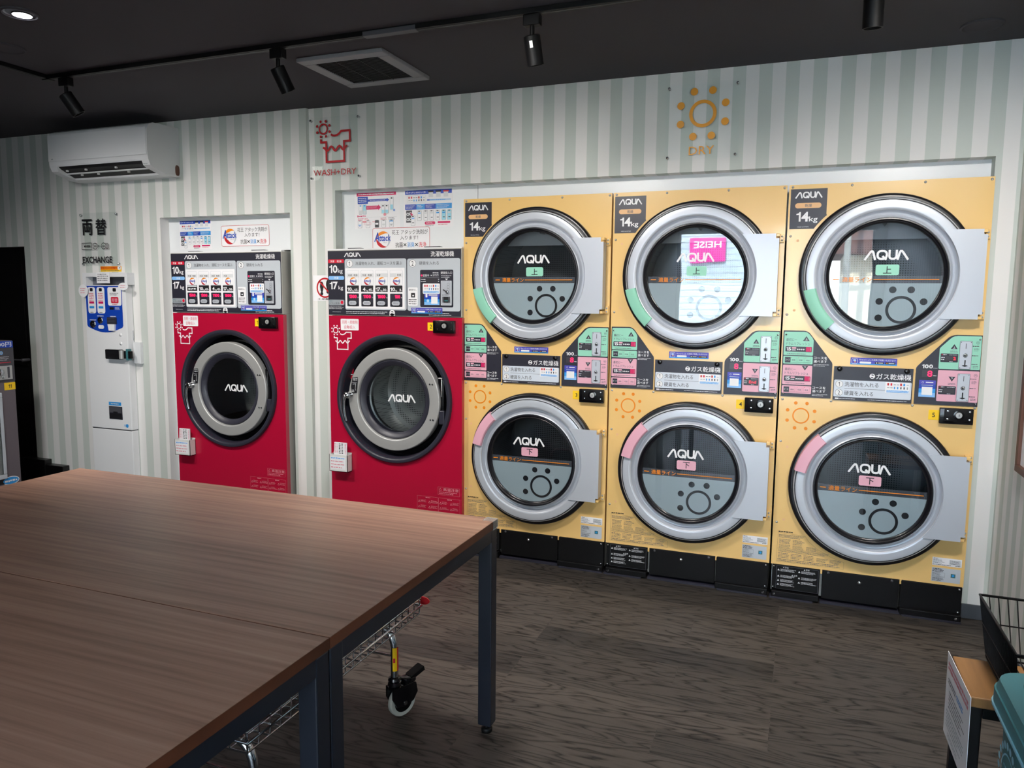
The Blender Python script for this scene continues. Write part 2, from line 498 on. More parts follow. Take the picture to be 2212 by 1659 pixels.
def pay_icons(mb, x0, z0, x1, z1, y, seed=3):
    """two rows of small coloured payment pictograms"""
    cols = ['crimson', 'redsat', 'darkgrey', 'darkgrey', 'crimson', 'lblue', 'midgrey']
    w = (x1-x0)/7
    for i, c in enumerate(cols):
        x = x0+w*i+w*.18; h = (z1-z0)
        if i in (2, 3, 6): mb.rect(x, z0+h*.68, x+w*.7, z0+h*.76, y, c)
        else: mb.rr(x, z0+h*.58, x+w*.55, z0+h*.92, w*.1, y, c)
        c2 = ['midgrey', 'midgrey', 'lblue', 'lblue', 'darkgrey', 'darkgrey', 'midgrey'][i]
        if i < 2: mb.rect(x, z0+h*.22, x+w*.75, z0+h*.32, y, c2)
        else: mb.rr(x+w*.1, z0+h*.1, x+w*.5, z0+h*.42, w*.08, y, c2)

def gradient_card(mb, x0, z0, x1, z1, y, c=('violet', 'blue', 'lblue', 'skyblue')):
    n = len(c); h = (z1-z0)/n
    for i, k in enumerate(c): mb.rect(x0, z1-h*(i+1), x1, z1-h*i, y, k)

def cashless_sticker(mb, x0, z0, x1, z1, y):
    w, h = x1-x0, z1-z0
    mb.rslab(x0, z0, x1, z1, .002, y-E, y, 'violet'); mb.rect(x0, z0, x1, z0+h*.18, y-1.5*E, 'lblue')
    mb.stroke(rrpts(x0+w*.03, z0+h*.14, x0+w*.15, z0+h*.88, h*.15), h*.05, y-2*E, 'softgrey', True)
    mb.rr(x0+w*.06, z0+h*.5, x0+w*.12, z0+h*.72, h*.05, y-2*E, 'paleblue'); mb.disc(x0+w*.1, z0+h*.38, h*.1, y-2*E, 'peach', 10)
    mb.text('キャッシュレス決済ご利用いただけます', x0+w*.19, z0+h*.58, x0+w*.97, z0+h*.84, y-2*E, 'white', .015)
    mb.rr(x0+w*.2, z0+h*.18, x0+w*.45, z0+h*.46, h*.12, y-2*E, 'white')
    for a, b in ((.53, .72), (.75, .96)):
        mb.rr(x0+w*a, z0+h*.16, x0+w*b, z0+h*.46, h*.08, y-2*E, 'ink'); mb.disc(x0+w*(a+.035), z0+h*.31, h*.08, y-3*E, 'white' if a < .7 else 'orange', 8)
        mb.rect(x0+w*(a+.07), z0+h*.27, x0+w*(b-.02), z0+h*.36, y-3*E, 'softgrey')

def holed(mb, x0, z0, x1, z1, cx, cz, r, y0, y1, m, n=64):
    """plate with a round hole, front at y0, back at y1"""
    inn, out = [], []
    for i in range(n):
        a = 2*PI*(i+.5)/n; c, d = math.cos(a), math.sin(a)
        inn.append((cx+r*c, cz+r*d))
        t = min(((x1-cx)/c if c > 0 else (x0-cx)/c) if abs(c) > 1e-9 else 9, ((z1-cz)/d if d > 0 else (z0-cz)/d) if abs(d) > 1e-9 else 9)
        out.append([cx+c*t, cz+d*t])
    for X, Z in ((x0, z0), (x1, z0), (x0, z1), (x1, z1)):
        k = min(range(n), key=lambda i: (out[i][0]-X)**2+(out[i][1]-Z)**2); out[k] = [X, Z]
    vs = [(p[0], y0, p[1]) for p in inn]+[(p[0], y0, p[1]) for p in out]+[(p[0], y1, p[1]) for p in inn]+[(p[0], y1, p[1]) for p in out]
    fs = []
    for i in range(n):
        j = (i+1) % n
        fs += [(i, n+i, n+j, j), (2*n+j, 3*n+j, 3*n+i, 2*n+i), (n+i, 3*n+i, 3*n+j, n+j), (i, j, 2*n+j, 2*n+i)]
    return mb.add(vs, fs, m)

def screw(mb, x, z, y=0., r=.0052, m='steel'):
    mb.lathe(x, z, [(r, y), (r*.95, y-.0022), (r*.55, y-.004), (.0001, y-.0045)], m, 10)

def bignum(mb, t, x0, z0, x1, z1, y, m, bold=.03, one=.26):
    """grotesque numerals: a flagged 1 of stem width `one` (of a digit's width), the rest from the font"""
    ws = [.62 if c == '1' else 1.0 for c in t]; gap = .1; tot = sum(ws)+gap*(len(t)-1); k = (x1-x0)/tot; h = z1-z0; x = x0
    for c, w in zip(t, ws):
        if c == '1':
            b = x+w*k; a = b-one*k
            mb.poly([(a, z0), (b, z0), (b, z1), (b-one*k*.8, z1), (b-one*k*1.1, z1-h*.12), (x, z1-h*.19), (x, z1-h*.30), (a, z1-h*.30)], y, m)
        else: mb.text(c, x, z0-h*.012, x+w*k, z1+h*.012, y, m, bold)
        x += (w+gap)*k
    return mb

def circ_num(mb, s, cx, cz, r, y):
    mb.ring(cx, cz, r*.93, r, y-E, 'ink', n=28); mb.disc(cx, cz, r*.95, y-E/2, 'white', 28)
    bignum(mb, s, cx-r*.30, cz-r*.58, cx+r*(.30 if s != '1' else .12), cz+r*.58, y-1.5*E, 'ink', .0, .15)

# ================================================================== the room
XL, XR, YB = -4.3, 2.50, WIN_Y
YW_R, YW_L, STEP = .06, .035, -.998
struct('floor', MB().box(XL, XR, YB-.1, 1.2, -.1, 0, FLOOR))
struct('ceiling', MB().box(XL, XR, YB-.1, 1.2, CEIL, CEIL+.1, 'ceiling'))

def wall_y(name, x0, x1, holes, y, th, m, zt=CEIL):
    """wall in the XZ plane, front face at y, with rectangular holes (hx0,hx1,hz0,hz1)"""
    mb = MB(); xs = sorted({x0, x1, *[h[0] for h in holes], *[h[1] for h in holes]})
    for a, b in zip(xs, xs[1:]):
        segs = [(0, zt)]
        for h in holes:
            if h[0] <= a+1e-6 and h[1] >= b-1e-6:
                segs = [q for z0, z1 in segs for q in ((z0, min(z1, h[2])), (max(z0, h[3]), z1)) if q[1]-q[0] > 1e-6]
        for z0, z1 in segs: mb.box(a, b, y, y+th, z0, z1, m)
    return struct(name, mb)

O1 = (-2.112, -1.125, 0, 1.877)      # opening round the first washer
O2 = (-.830, 2.403, 0, 1.994)        # opening round the second washer and the dryers
DOORX = -3.345
wall_y('wall_back_left', DOORX, STEP, [O1], YW_L, .10, WALL_L)
wall_y('wall_back_right', STEP, XR, [O2], YW_R, .085, WALL_R)
wall_y('wall_back_far', XL, DOORX, [(XL, DOORX, 0, 1.72)], YW_L, .10, WALL_L)
struct('wall_left', MB().box(XL-.1, XL, YB-.1, 1.2, 0, CEIL, 'darkgrey'))
struct('wall_right', MB().box(XR, XR+.1, YB-.1, 1.2, 0, CEIL, WALL_Y))
struct('wall_behind_machines', MB().box(XL, XR, 1.1, 1.2, 0, CEIL, 'darkgrey'))
# dark doorway at the far left, with its leaf
d = MB(); d.box(XL, DOORX-.002, YW_L+.05, YW_L+.09, 0, 1.72, 'doorblack')
for z0, z1 in ((.1, .78), (.88, 1.6)): d.box(XL+.12, DOORX-.1, YW_L+.045, YW_L+.052, z0, z1, 'doorblack', .003)
d = struct('door_1', d)
h = MB(); h.lathe(DOORX-.09, .93, [(.0001, YW_L-.005), (.012, YW_L-.005), (.012, YW_L+.05)], 'darkgrey', 12)
h.tube([(DOORX-.09, YW_L-.002, .93), (DOORX-.2, YW_L-.004, .93)], .007, 'darkgrey'); obj('handle', h, d)
struct('trim_door_step', MB().box(XL, -3.20, YW_L-.055, YW_L-.001, 0, .243, 'doorblack', .004).box(-3.2, -3.03, YW_L-.055, YW_L-.001, 0, .212, 'doorblack', .004))
# filler panels in the openings
struct('trim_washer_niche', MB().box(O1[0]-.06, O1[1]+.05, .105, .115, 1.668, O1[3]+.03, 'panel_white').box(O1[0]-.06, -1.975, .105, .115, 0, 1.668, 'panel_white'))
mb = MB().box(O2[0]-.03, .026, .13, .14, 1.668, O2[3]+.03, 'panel_white').box(.029, O2[1]+.03, .13, .14, 1.668, O2[3]+.03, 'panel_white')
struct('trim_dryer_niche', mb)
# dark grey base strips
def base_strip(name, x0, x1, y): struct(name, MB().box(x0, x1, y-.008, y, 0, .066, 'baseboard', .002))
base_strip('baseboard_back', 2.404, XR, YW_R); base_strip('baseboard_back_mid', STEP, O2[0], YW_R)
base_strip('baseboard_back_left', O1[1], STEP, YW_L); base_strip('baseboard_back_corner', -3.02, O1[0], YW_L)
struct('baseboard_right', MB().box(XR-.008, XR, YB, YW_R-.009, 0, .066, 'baseboard', .002))

# shop front behind the camera: wall with window openings and frames, street outside
wall_y('wall_front', XL, XR, [(WIN_X0, WIN_X1, WIN_Z0, WIN_Z1)], YB-.1, .1, 'offwhite')
for nme, a, b in (('window_1', WIN_X0, WIN_X1),):
    f = MB(); t = .045; z0, z1 = WIN_Z0, WIN_Z1; n = 2
    xs = [a+(b-a)*i/n for i in range(n+1)]
    for i, x in enumerate(xs): f.box(max(a, x-t/2), min(b, x+t/2) if i else x+t, YB-.08, YB-.02, z0, z1, 'darkgrey')
    f.box(a, b, YB-.08, YB-.02, z0, z0+t, 'darkgrey'); f.box(a, b, YB-.08, YB-.02, z1-t, z1, 'darkgrey')
    w_ = struct(nme, f); obj('pane', MB().box(a, b, YB-.052, YB-.046, z0, z1, PANE), w_)
struct('ground_outside', MB().box(-30, 30, -40, YB-.1, -.2, -.1, 'concrete'))
bd = thing('shop_building', 'pale grey sided building across the street with a pink sign', 'building', (0, -12.3, -.1))
mb = MB(); mb.box(-7, .75, -4, 0, 0, 6.2, 'siding')
for k in range(40): mb.box(-7, .75, 0, .008, .15*k+.12, .15*k+.135, 'midgrey')
obj('wall', mb, bd)
mb = MB(); mb.box(-.56, .30, .01, .07, 2.35, 2.92, 'signpink'); mb2 = MB()
mb2.text('HEISE', 0, 0, .66, .16, 0, 'white', .02)
o = obj('sign_panel', mb, bd)
mb2.v = [(.2-(x), .074, 2.68+z) for x, y, z in mb2.v]; obj('lettering', mb2, o)
t = thing('tile_roof_house', 'house with a brown tiled roof down the street', 'building', (4.6, -19, -.1))
obj('wall', MB().box(-2.2, 2.2, -3, 0, 0, 3.0, 'sand'), t)
obj('roof', MB().slab([(-2.8, 2.9), (2.8, 2.9), (1.6, 4.3), (-1.6, 4.3)], -3.4, .4, 'roofbrown'), t)
t = thing('utility_pole', 'grey utility pole with crossarms and wires', 'pole', (2.45, -17, -.1))
obj('post', MB().tube([(0, 0, 0), (0, 0, 6.5)], .11, 'concrete', r1=.08), t)
for z in (3.9, 4.5, 5.6): obj('crossarm', MB().box(-.7, .7, -.04, .04, z, z+.07, 'darkgrey'), t)
mb = MB()
for z in (3.97, 4.57, 5.67):
    for x in (-.6, .6): mb.tube([(-14, -.5, z+.9), (-5, 0, z+.1), (x, 0, z+.05), (6, 0, z+.2)], .012, 'ink', 6)
obj('wires', mb, t)

# ================================================================== ceiling fittings
def track_rail(name, label, p0, p1):
    mb = MB(); (x0, y0), (x1, y1) = p0, p1
    w = .017
    if abs(x1-x0) > abs(y1-y0):
        mb.box(x0, x1, y0-w, y0+w, CEIL-.02, CEIL, 'black', .002); mb.box(x0+.02, x1-.02, y0-.005, y0+.005, CEIL-.021, CEIL-.0195, 'ink')
    else:
        mb.box(x0-w, x0+w, y0, y1, CEIL-.02, CEIL, 'black', .002); mb.box(x0-.005, x0+.005, y0+.02, y1-.02, CEIL-.021, CEIL-.0195, 'ink')
    o = obj(name, mb); return o
r1 = track_rail('lighting_track', '', (-1.80, -.905), (2.42, -.905))
tag(r1, 'long black lighting track along the dark ceiling holding four spotlights', 'track')
obj('joiner', MB().box(-.02, .22, -.923, -.887, CEIL-.0225, CEIL-.004, 'darkgrey', .002), r1)
r2 = track_rail('lighting_track', '', (-1.82, -3.2), (-1.82, -.925))
tag(r2, 'black lighting track running towards the viewer at the far left of the ceiling', 'track')
obj('corner_connector', MB().box(-1.84, -1.795, -.924, -.886, CEIL-.023, CEIL, 'black', .003), r2)

def spot_light(x, label, yaw, tilt, sticker=False):
    t = thing('track_spotlight', label, 'spotlight', (x, -.905, CEIL-.0215), group='black spotlights on the ceiling track')
    obj('adapter', MB().box(-.032, .032, -.017, .017, -.04, 0, 'black', .003), t)
    obj('stem', MB().tube([(0, 0, -.04), (0, 0, -.085)], .009, 'black', 12), t)
    hd = MB(); r, L = .031, .105
    hd.lathe(0, 0, [(.0001, 0), (r-.003, 0), (r, .003), (r, L), (r-.004, L), (r-.005, L-.02), (.0001, L-.022)], 'black', 32)
    hd.lathe(0, 0, [(r-.005, L-.021), (.0001, L-.021)], 'darkgrey', 32)
    Rm = Matrix.Rotation(yaw, 4, 'Z') @ Matrix.Rotation(tilt, 4, 'X')
    hd.v = [tuple(Rm @ Vector((a, b-.012, c)) + Vector((0, 0, -.085))) for a, b, c in hd.v]
    h_ = obj('lamp_head', hd, t, fix=True)
    if sticker:
        s = MB(); s.rect(.006, -.012, .02, .012, 0, 'white')
        s.v = [tuple(Rm @ Vector((a, .02+c, -r-.0006)) + Vector((0, 0, -.085))) for a, b, c in s.v]
        obj('sticker', s, h_, 'small white sticker')
    return t
spot_light(-1.70, 'black track spotlight at the corner end of the track', math.radians(-38), math.radians(-58))
spot_light(-.448, 'black track spotlight beside the square ceiling vent', math.radians(-28), math.radians(-62))
spot_light(.70, 'black track spotlight with a white sticker', math.radians(-15), math.radians(-74), True)
spot_light(1.85, 'black track spotlight cut off by the upper edge above the dryers', math.radians(-5), math.radians(-82))

t = thing('ceiling_vent', 'square grey-framed ceiling vent with dark louvres', 'vent', (-.272, -.499, CEIL))
mb = MB(); a, b = .222, .165
for x0, x1, y0, y1 in ((-a, a, -a, -b), (-a, a, b, a), (-a, -b, -b, b), (b, a, -b, b)): mb.box(x0, x1, y0, y1, -.018, 0, 'ventgrey', .003)
obj('frame', mb, t)
mb = MB().box(-b, b, -b, b, -.004, 0, 'ink')
for k in range(22):
    y = -b+.0075+k*.015; mb.box(-b, b, y-.0045, y+.0015, -.014, -.006, 'black')
for x in (-.055, .055): mb.box(x-.002, x+.002, -b, b, -.015, -.006, 'black')
obj('louvre', mb, t)

def down_light(x, y, r, on, label, seen=True):
    t = thing('downlight' if on is not None else 'ceiling_speaker', label, 'ceiling light' if on is not None else 'speaker', (x, y, CEIL))
    mb = MB(); mb.lathe(0, 0, [(r, .0), (r, .006), (r*.9, .008), (r*.82, .004)], 'ceiling', 40)
    mb.v = [(a, c, -b) for a, b, c in mb.v]; obj('rim', mb, t, fix=True)
    mb = MB(); mb.lathe(0, 0, [(r*.82, .004), (r*.7, .001), (r*.0001, .001)] if on is None else [(r*.82, .004), (r*.72, .001)], 'ceiling' if on is None else 'silverdark', 40)
    mb.v = [(a, c, -b) for a, b, c in mb.v]; obj('grille' if on is None else 'reflector', mb, t)
    if on is not None:
        mb = MB().lathe(0, 0, [(r*.73, .0005), (.0001, .0008)], 'silverdark', 32); mb.lathe(-.008, .016, [(r*.5, .0045), (.0001, .005)], 'lampglow', 32); mb.lathe(-.008, .016, [(r*.56, .0), (r*.54, .005), (r*.5, .0048)], 'black', 32)
        mb.v = [(a, c, -b) for a, b, c in mb.v]; obj('diffuser', mb, t, 'glowing white disc')
        lamp('downlight_beam', 'SPOT', (x, y, CEIL-.02), (math.radians(36), 0, 0), DOWNLIGHT_W*(.6 if x < -2 else 1.0), (1.0, .95, .89), spot_size=math.radians(116), spot_blend=1.0, shadow_soft_size=.13)
    return t
down_light(-1.15, -1.53, .066, True, 'lit round downlight near the upper left corner of the ceiling')
down_light(-1.60, -1.265, .075, None, 'dark round ceiling speaker beside the lit downlight')
down_light(2.28, -.165, .075, None, 'dark round ceiling speaker above the last dryer')
for x, y, w in ((.55, -1.55, 'over the right end of the work tables'), (2.2, -1.6, 'over the wooden bench'), (-2.15, -1.5, 'in front of the change machine')):
    down_light(x, y, .066, True, 'lit round downlight in the dark ceiling '+w)

# ================================================================== dryers
_cache = {}
def shared(key, fn):
    if key not in _cache: _cache[key] = fn()
    return _cache[key]

DW = .794
def sticker_qr_card(mb, x0, z0, x1, z1, y):
    gradient_card(mb, x0, z0, x1, z1, y); w, h = x1-x0, z1-z0
    mb.ring(x0+w*.22, z1-h*.14, h*.04, h*.055, y-E, 'softgrey', n=14); mb.rect(x0+w*.4, z1-h*.15, x0+w*.85, z1-h*.10, y-E, 'white')
    mb.rect(x0+w*.15, z1-h*.31, x0+w*.85, z1-h*.28, y-E, 'softgrey'); mb.rect(x0+w*.18, z0+h*.12, x0+w*.82, z0+h*.6, y-E, 'white')

def dryer_cabinet():
    mb = MB()
    holed(mb, .001, .157, DW-.001, .945, .405, .5585, .243, 0, .03, 'yellow'); mb.box(.001, DW-.001, 0, .03, .945, 1.11, 'yellow')
    holed(mb, .001, 1.11, DW-.001, 1.904, .405, 1.504, .243, 0, .03, 'yellow')
    for a, b, c, d in ((.004, .02, .02, 1.898), (DW-.02, DW-.004, .02, 1.898), (.02, DW-.02, 1.885, 1.898), (.02, DW-.02, .92, 1.14), (.02, DW-.02, .02, .2)): mb.box(a, b, .0302, .62, c, d, 'bodygrey')
    mb.box(.02, DW-.02, .6, .62, .2, 1.885, 'bodygrey')
    for x in (.2175, .5455): mb.box(x, x+.008, -.004, -.0002, .138, .158, 'yellow')
    for x in (.221, .5465): mb.box(x-.0015, x+.0055, -.004, -.0002, 1.086, 1.10, 'yellow')
    for x, z in ((.016, 1.894), (.258, 1.893), (.54, 1.893), (.782, 1.893), (.016, 1.679), (.017, 1.329), (.016, .941), (.222, .943), (.548, .943), (.784, .945), (.017, .745), (.017, .36)):
        screw(mb, x, z, -.0002, .0055)
    for x, z in ((.047, 1.659), (.047, 1.349), (.047, .72), (.047, .375)): mb.disc(x, z, .006, -.0009, 'peach', 12)
    return mb.mesh('cabinet')

def door_ring():
    mb = MB()
    mb.lathe(0, 0, [(.325, -.028), (.3245, -.048), (.321, -.053), (.3195, -.0535)], 'silver', 96)
    mb.lathe(0, 0, [(.3195, -.0535), (.3185, -.0525), (.3165, -.0525), (.3155, -.054)], 'ink', 96)
    mb.lathe(0, 0, [(.3155, -.0545), (.3145, -.0562), (.3125, -.0568), (.300, -.0573), (.286, -.0578), (.2835, -.0578), (.279, -.0568), (.274, -.0535)], 'silver', 96)
    mb.lathe(0, 0, [(.274, -.052), (.269, -.040), (.265, -.033)], 'silver', 96)
    mb.lathe(0, 0, [(.265, -.033), (.260, -.031), (.255, -.034), (.250, -.044), (.2475, -.052), (.243, -.055), (.240, -.052)], 'silver', 96)
    mb.lathe(0, 0, [(.240, -.052), (.24, .0)], 'silverdark', 64)
    me = mb.mesh('door'); smooth_fix(me, 30); return me
def door_gasket():
    mb = MB(); mb.lathe(0, 0, [(.347, -.0005), (.347, -.018), (.344, -.026), (.336, -.030), (.3255, -.029)], 'rubber', 96)
    me = mb.mesh('outer_seal'); smooth_fix(me, 50); return me
def window_gasket():
    mb = MB(); mb.lathe(0, 0, [(.2415, -.051), (.239, -.058), (.2345, -.0585), (.232, -.053), (.229, -.051), (.226, -.053), (.223, -.050), (.2205, -.040), (.2205, -.030)], 'rubber', 96)
    me = mb.mesh('window_seal'); smooth_fix(me, 40); return me
def door_window(dx, dz, kind):
    y = -.0385
    g = MB().lathe(0, 0, [(.2215, y), (.15, y-.0006), (.0001, y-.001)], GLASS, 64)
    film = MB(); yy = y+.003
    zt = -.035+dz; R = .2195
    a = math.asin(zt/R); n = 40
    pts = [(R*math.cos(t), R*math.sin(t)) for t in [PI-a+(2*a+PI)*i/n for i in range(n+1)]]
    film.poly(pts, yy, 'frost_film')
    b = math.asin((zt+.031)/R)
    pts = [(R*math.cos(PI-a), zt), (R*math.cos(a), zt), (R*math.cos(b), zt+.031), (-R*math.cos(b), zt+.031)]
    film.poly(pts, yy-.0002, 'haze_band')
    ln = MB(); zl = zt+.016; y2 = y-.002
    ln.rect(-.205+dx*.4, zl-.002, -.18+dx*.4, zl+.002, y2, 'orange'); ln.text('適量ライン', -.168+dx*.5, zl-.011, -.05+dx*.5, zl+.011, y2, 'orange', .02)
    ln.rect(-.044+dx*.5, zl-.002, .206, zl+.0015, y2, 'orange')
    sn = MB(); c = (.069+dx, -.148+dz*.8)
    sn.ring(c[0], c[1], .048, .0595, yy-.001, 'drumdark')
    for k in range(8):
        t = math.radians(22.5+45*k); px, pz = c[0]+.092*math.cos(t), c[1]+.092*math.sin(t)
        if math.hypot(px, pz) < .202: sn.disc(px, pz, .0145, yy-.001, 'drumdark', 20)
    lg = MB(); aqua_logo(lg, -.086+dx, .064+dz*.75, .086+dx, .106+dz*.75, y2, 'white')
    tg = MB(); m = 'green' if kind == '上' else 'pink'; z0 = -.001+dz*1.3
    xc = .0075+dx*1.1
    tg.rr(xc-.0455, z0, xc+.0455, z0+.045, .008, y2, m); tg.text(kind, xc-.01, z0+.007, xc+.01, z0+.038, y2-E, 'ink', .01, fit='c')
    return [(nm, q.mesh(nm)) for nm, q in (('glass', g), ('frosted_film', film), ('fill_line', ln), ('sun_emblem', sn), ('logo', lg), ('position_tag', tg))]
def door_handle(a0, a1, m):
    mb = MB(); mb.lathe(0, 0, [(.277, -.054), (.279, -.066), (.284, -.071), (.322, -.069), (.329, -.064), (.331, -.05), (.331, -.03), (.277, -.03), (.277, -.054)], m, 20, a0, a1, ends=True)
    me = mb.mesh('handle'); smooth_fix(me, 35); return me
def hinge_plate():
    r = .2765; z = .183; x0 = math.sqrt(r*r-z*z); n = 24; a = math.asin(z/r)
    arc = [(r*math.cos(a-2*a*i/n), r*math.sin(a-2*a*i/n)) for i in range(n+1)]
    mb = MB(); pts = [(.352, .184), (.352, .163), (.366, .163), (.366, -.163), (.352, -.163), (.352, -.184)]
    mb.slab([(x0, .184)]+arc[1:-1]+[(x0, -.184)]+pts[::-1], -.0625, -.0595, 'silver')
    mb.box(.352, .366, -.0595, -.004, -.162, .162, 'silver'); return mb.mesh('hinge_plate')
def hinge_knuckle(s):
    mb = MB(); z0, z1 = (.147, .184) if s > 0 else (-.184, -.147)
    mb.box(.366, .3845, -.012, -.0005, z0, z1, 'yellow', .002)
    zk = .171 if s > 0 else -.184
    mb.box(.3525, .368, -.056, -.008, zk, zk+.013, 'yellow', .002)
    for z in (z0+.010, z1-.010): screw(mb, .376, z, -.012, .0045)
    return mb.mesh('hinge')
def drum():
    mb = MB(); mb.lathe(0, 0, [(.24, .0), (.262, .05), (.27, .36)], DRUM, 48); mb.lathe(0, 0, [(.27, .36), (.0001, .37)], DRUM, 48)
    for k in range(3):
        a = math.radians(90+120*k); c, s = math.cos(a), math.sin(a)
        mb.add([(c*.27-s*w, y, s*.27+c*w) for y in (.06, .35) for w in (-.03, .03)]+[(c*.22, y, s*.22) for y in (.06, .35)], [(0, 4, 5, 2), (1, 3, 5, 4)], 'steel')
    return mb.mesh('drum')

def build_door(t, cz, up):
    key = 'u' if up else 'l'
    d = obj('door', shared('door', door_ring), t, loc=(.405, 0, cz))
    obj('outer_seal', shared('seal', door_gasket), d); obj('window_seal', shared('wseal', window_gasket), d)
    for nm, me in shared('win'+key, lambda: door_window(0 if up else -.014, 0 if up else .016, '上' if up else '下')): obj(nm, me, d)
    obj('handle', shared('hd'+key, lambda: door_handle(192, 227, 'green') if up else door_handle(134, 168, 'pink')), d, 'mint green grip' if up else 'pink grip')
    obj('hinge_plate', shared('hp', hinge_plate), d)
    for s in (1, -1): obj('hinge', shared('hk%d' % s, lambda: hinge_knuckle(s)), d, 'yellow hinge')
    obj('drum', shared('drum', drum), d)
    return d

def left_panel():
    mb = MB(); Y = -.0045
    arc = [(.091+.04*math.sin(math.radians(a)), 1.217+.04*math.cos(math.radians(a))) for a in range(0, 53, 6)]
    pts = [(.007, 1.257)]+arc+[(.217, 1.117), (.219, 1.108), (.219, .955), (.007, .955)]
    mb.slab(pts, Y, -.0003, 'navy'); y = Y-E
    for m, z0, z1, ch, bz0, bz1 in (('green', 1.145, 1.251, True, 1.106, 1.141), ('pink', 1.011, 1.100, False, .971, 1.006)):
        if ch:
            mb.poly([(.013, z0), (.134, z0), (.136, z0+.003), (.136, 1.214), (.13, 1.226), (.116, 1.243), (.106, 1.25), (.095, 1.252), (.013, z1), (.011, z1-.003), (.011, z0+.002)], y, m)
        else: mb.rr(.011, z0, .136, z1, .004, y, m)
        b = z0-1.145
        mb.text('最初に一', .020, 1.209+b, .066, 1.222+b, y-E, 'ink_soft', 0); mb.text('ドラムリフレッシュ', .020, 1.191+b, .120, 1.2035+b, y-E, 'ink_soft', 0)
        tz = 1.211+b
        if ch: mb.poly([(.091, tz), (.119, tz), (.105, tz+.022)], y-E, 'navy')
        else: mb.poly([(.091, tz+.022), (.119, tz+.022), (.105, tz)], y-E, 'navy')
        mb.text('上' if ch else '下', .1, tz+(.003 if ch else .01), .11, tz+(.0125 if ch else .0195), y-2*E, 'white', .03)
        mb.rr(.018, 1.161+b, .130, 1.185+b, .003, y-E, 'navy'); bignum(mb, '15', .0215, 1.166+b, .043, 1.181+b, y-2*E, 'white', .03)
        mb.rr(.046, 1.175+b, .064, 1.182+b, .002, y-2*E, 'pink'); mb.rect(.046, 1.167+b, .062, 1.171+b, y-2*E, 'softgrey')
        for k in range(4): mb.poly([(.068+k*.0085, 1.168+b), (.068+k*.0085, 1.176+b), (.0755+k*.0085, 1.172+b)], y-2*E, 'white')
        mb.micro(.025, 1.149+b, .122, 1.154+b, 1, y-E, 'ink_soft', 5)
        mb.rr(.011, bz0, .136, bz1, .004, y, m); mb.rect(.018, bz0+.005, .042, bz1-.005, y-E, 'navy')
        mb.text('コース', .0195, bz0+.014, .0385, bz0+.021, y-2*E, 'softgrey', .01)
        mb.text('コースを', .1405, bz0+.024, .196, bz0+.036, y, 'white', .02); mb.text('選べます', .1405, bz0+.008, .196, bz0+.0205, y, 'white', .02)
        mb.micro(.1405, bz0-.009, .214, bz0+.003, 2, y, 'softgrey', 8, .45, .5)
    for k in range(3): mb.disc(.176+.006*(k % 2), 1.035+.005*k, .0012, y, 'ink', 8); mb.disc(.182-.006*(k % 2), 1.035+.005*k, .0012, y, 'ink', 8)
    screw(mb, .0185, 1.238, y, .0045, 'chrome'); screw(mb, .0185, .968, y, .0045, 'chrome')
    return mb.mesh('control_panel')
def panel_key(m, k):
    mb = MB(); y = -.0052; x = .042+.0305*k; z0 = 1.112 if m == 'green' else .977
    mb.box(x, x+.026, y-.002, y, z0, z0+.025, m, .0015); mb.text(('標準', '低温', '高温')[k], x+.006, z0+.008, x+.02, z0+.0145, y-.0027, 'ink_soft', 0)
    mb.disc(x+.004, z0+.022, .0012, y-.0027, 'redsat', 8); return mb.mesh('course_button')
def start_lamp(b):
    mb = MB(); y = -.0059; mb.rect(.1055, 1.1625-b, .1285, 1.1845-b, y-E, 'magenta'); mb.rect(.1245, 1.1665-b, .1265, 1.1805-b, y-2*E, 'redprint'); return mb.mesh('start_lamp')

def centre_panel():
    mb = MB(); Y = -.007; mb.slab([(.227, .951), (.543, .951), (.543, 1.102), (.227, 1.102)], Y, -.0003, 'navy'); y = Y-E
    mb.ring(.383, 1.0635, .0, .011, y, 'white', n=18); mb.crescent(.383, 1.0635, .008, .006, 20, 140, y-E, 'navy', 8); mb.crescent(.383, 1.0635, .008, .006, 200, 320, y-E, 'navy', 8)
    mb.text('ガス乾燥機', .399, 1.0505, .536, 1.0765, y, 'white', .025)
    mb.rr(.230, .966, .539, 1.042, .005, y, 'panelblue')
    circ_num(mb, '1', .2515, 1.0235, .0155, y); circ_num(mb, '2', .2515, .985, .0155, y)
    mb.text('洗濯物を入れる', .2735, 1.0135, .41, 1.0345, y-E, 'ink_soft', .005); mb.text('硬貨を入れる', .2735, .974, .391, .995, y-E, 'ink_soft', .005)
    mb.rect(.2735, 1.004, .437, 1.0053, y-E, 'ink_soft')
    mb.rr(.437, .993, .532, 1.041, .002, y-E, 'paper'); pay_icons(mb, .442, 1.008, .53, 1.039, y-2*E)
    mb.rect(.441, .995, .53, 1.006, y-2*E, 'paleblue'); mb.micro(.444, .996, .527, 1.0055, 2, y-3*E, 'lblue', 4, .5)
    mb.rr(.236, .9555, .252, .9615, .002, y, 'white'); mb.micro(.254, .956, .34, .961, 1, y, 'softgrey', 2); mb.micro(.37, .9555, .535, .9605, 1, y, 'softgrey', 3)
    for x, z in ((.250, 1.0915), (.518, 1.0905)): mb.lathe(x, z, [(.0115, y), (.011, y-.005), (.006, y-.007), (.0001, y-.007)], 'blackgloss', 20)
    return mb.mesh('instruction_panel')

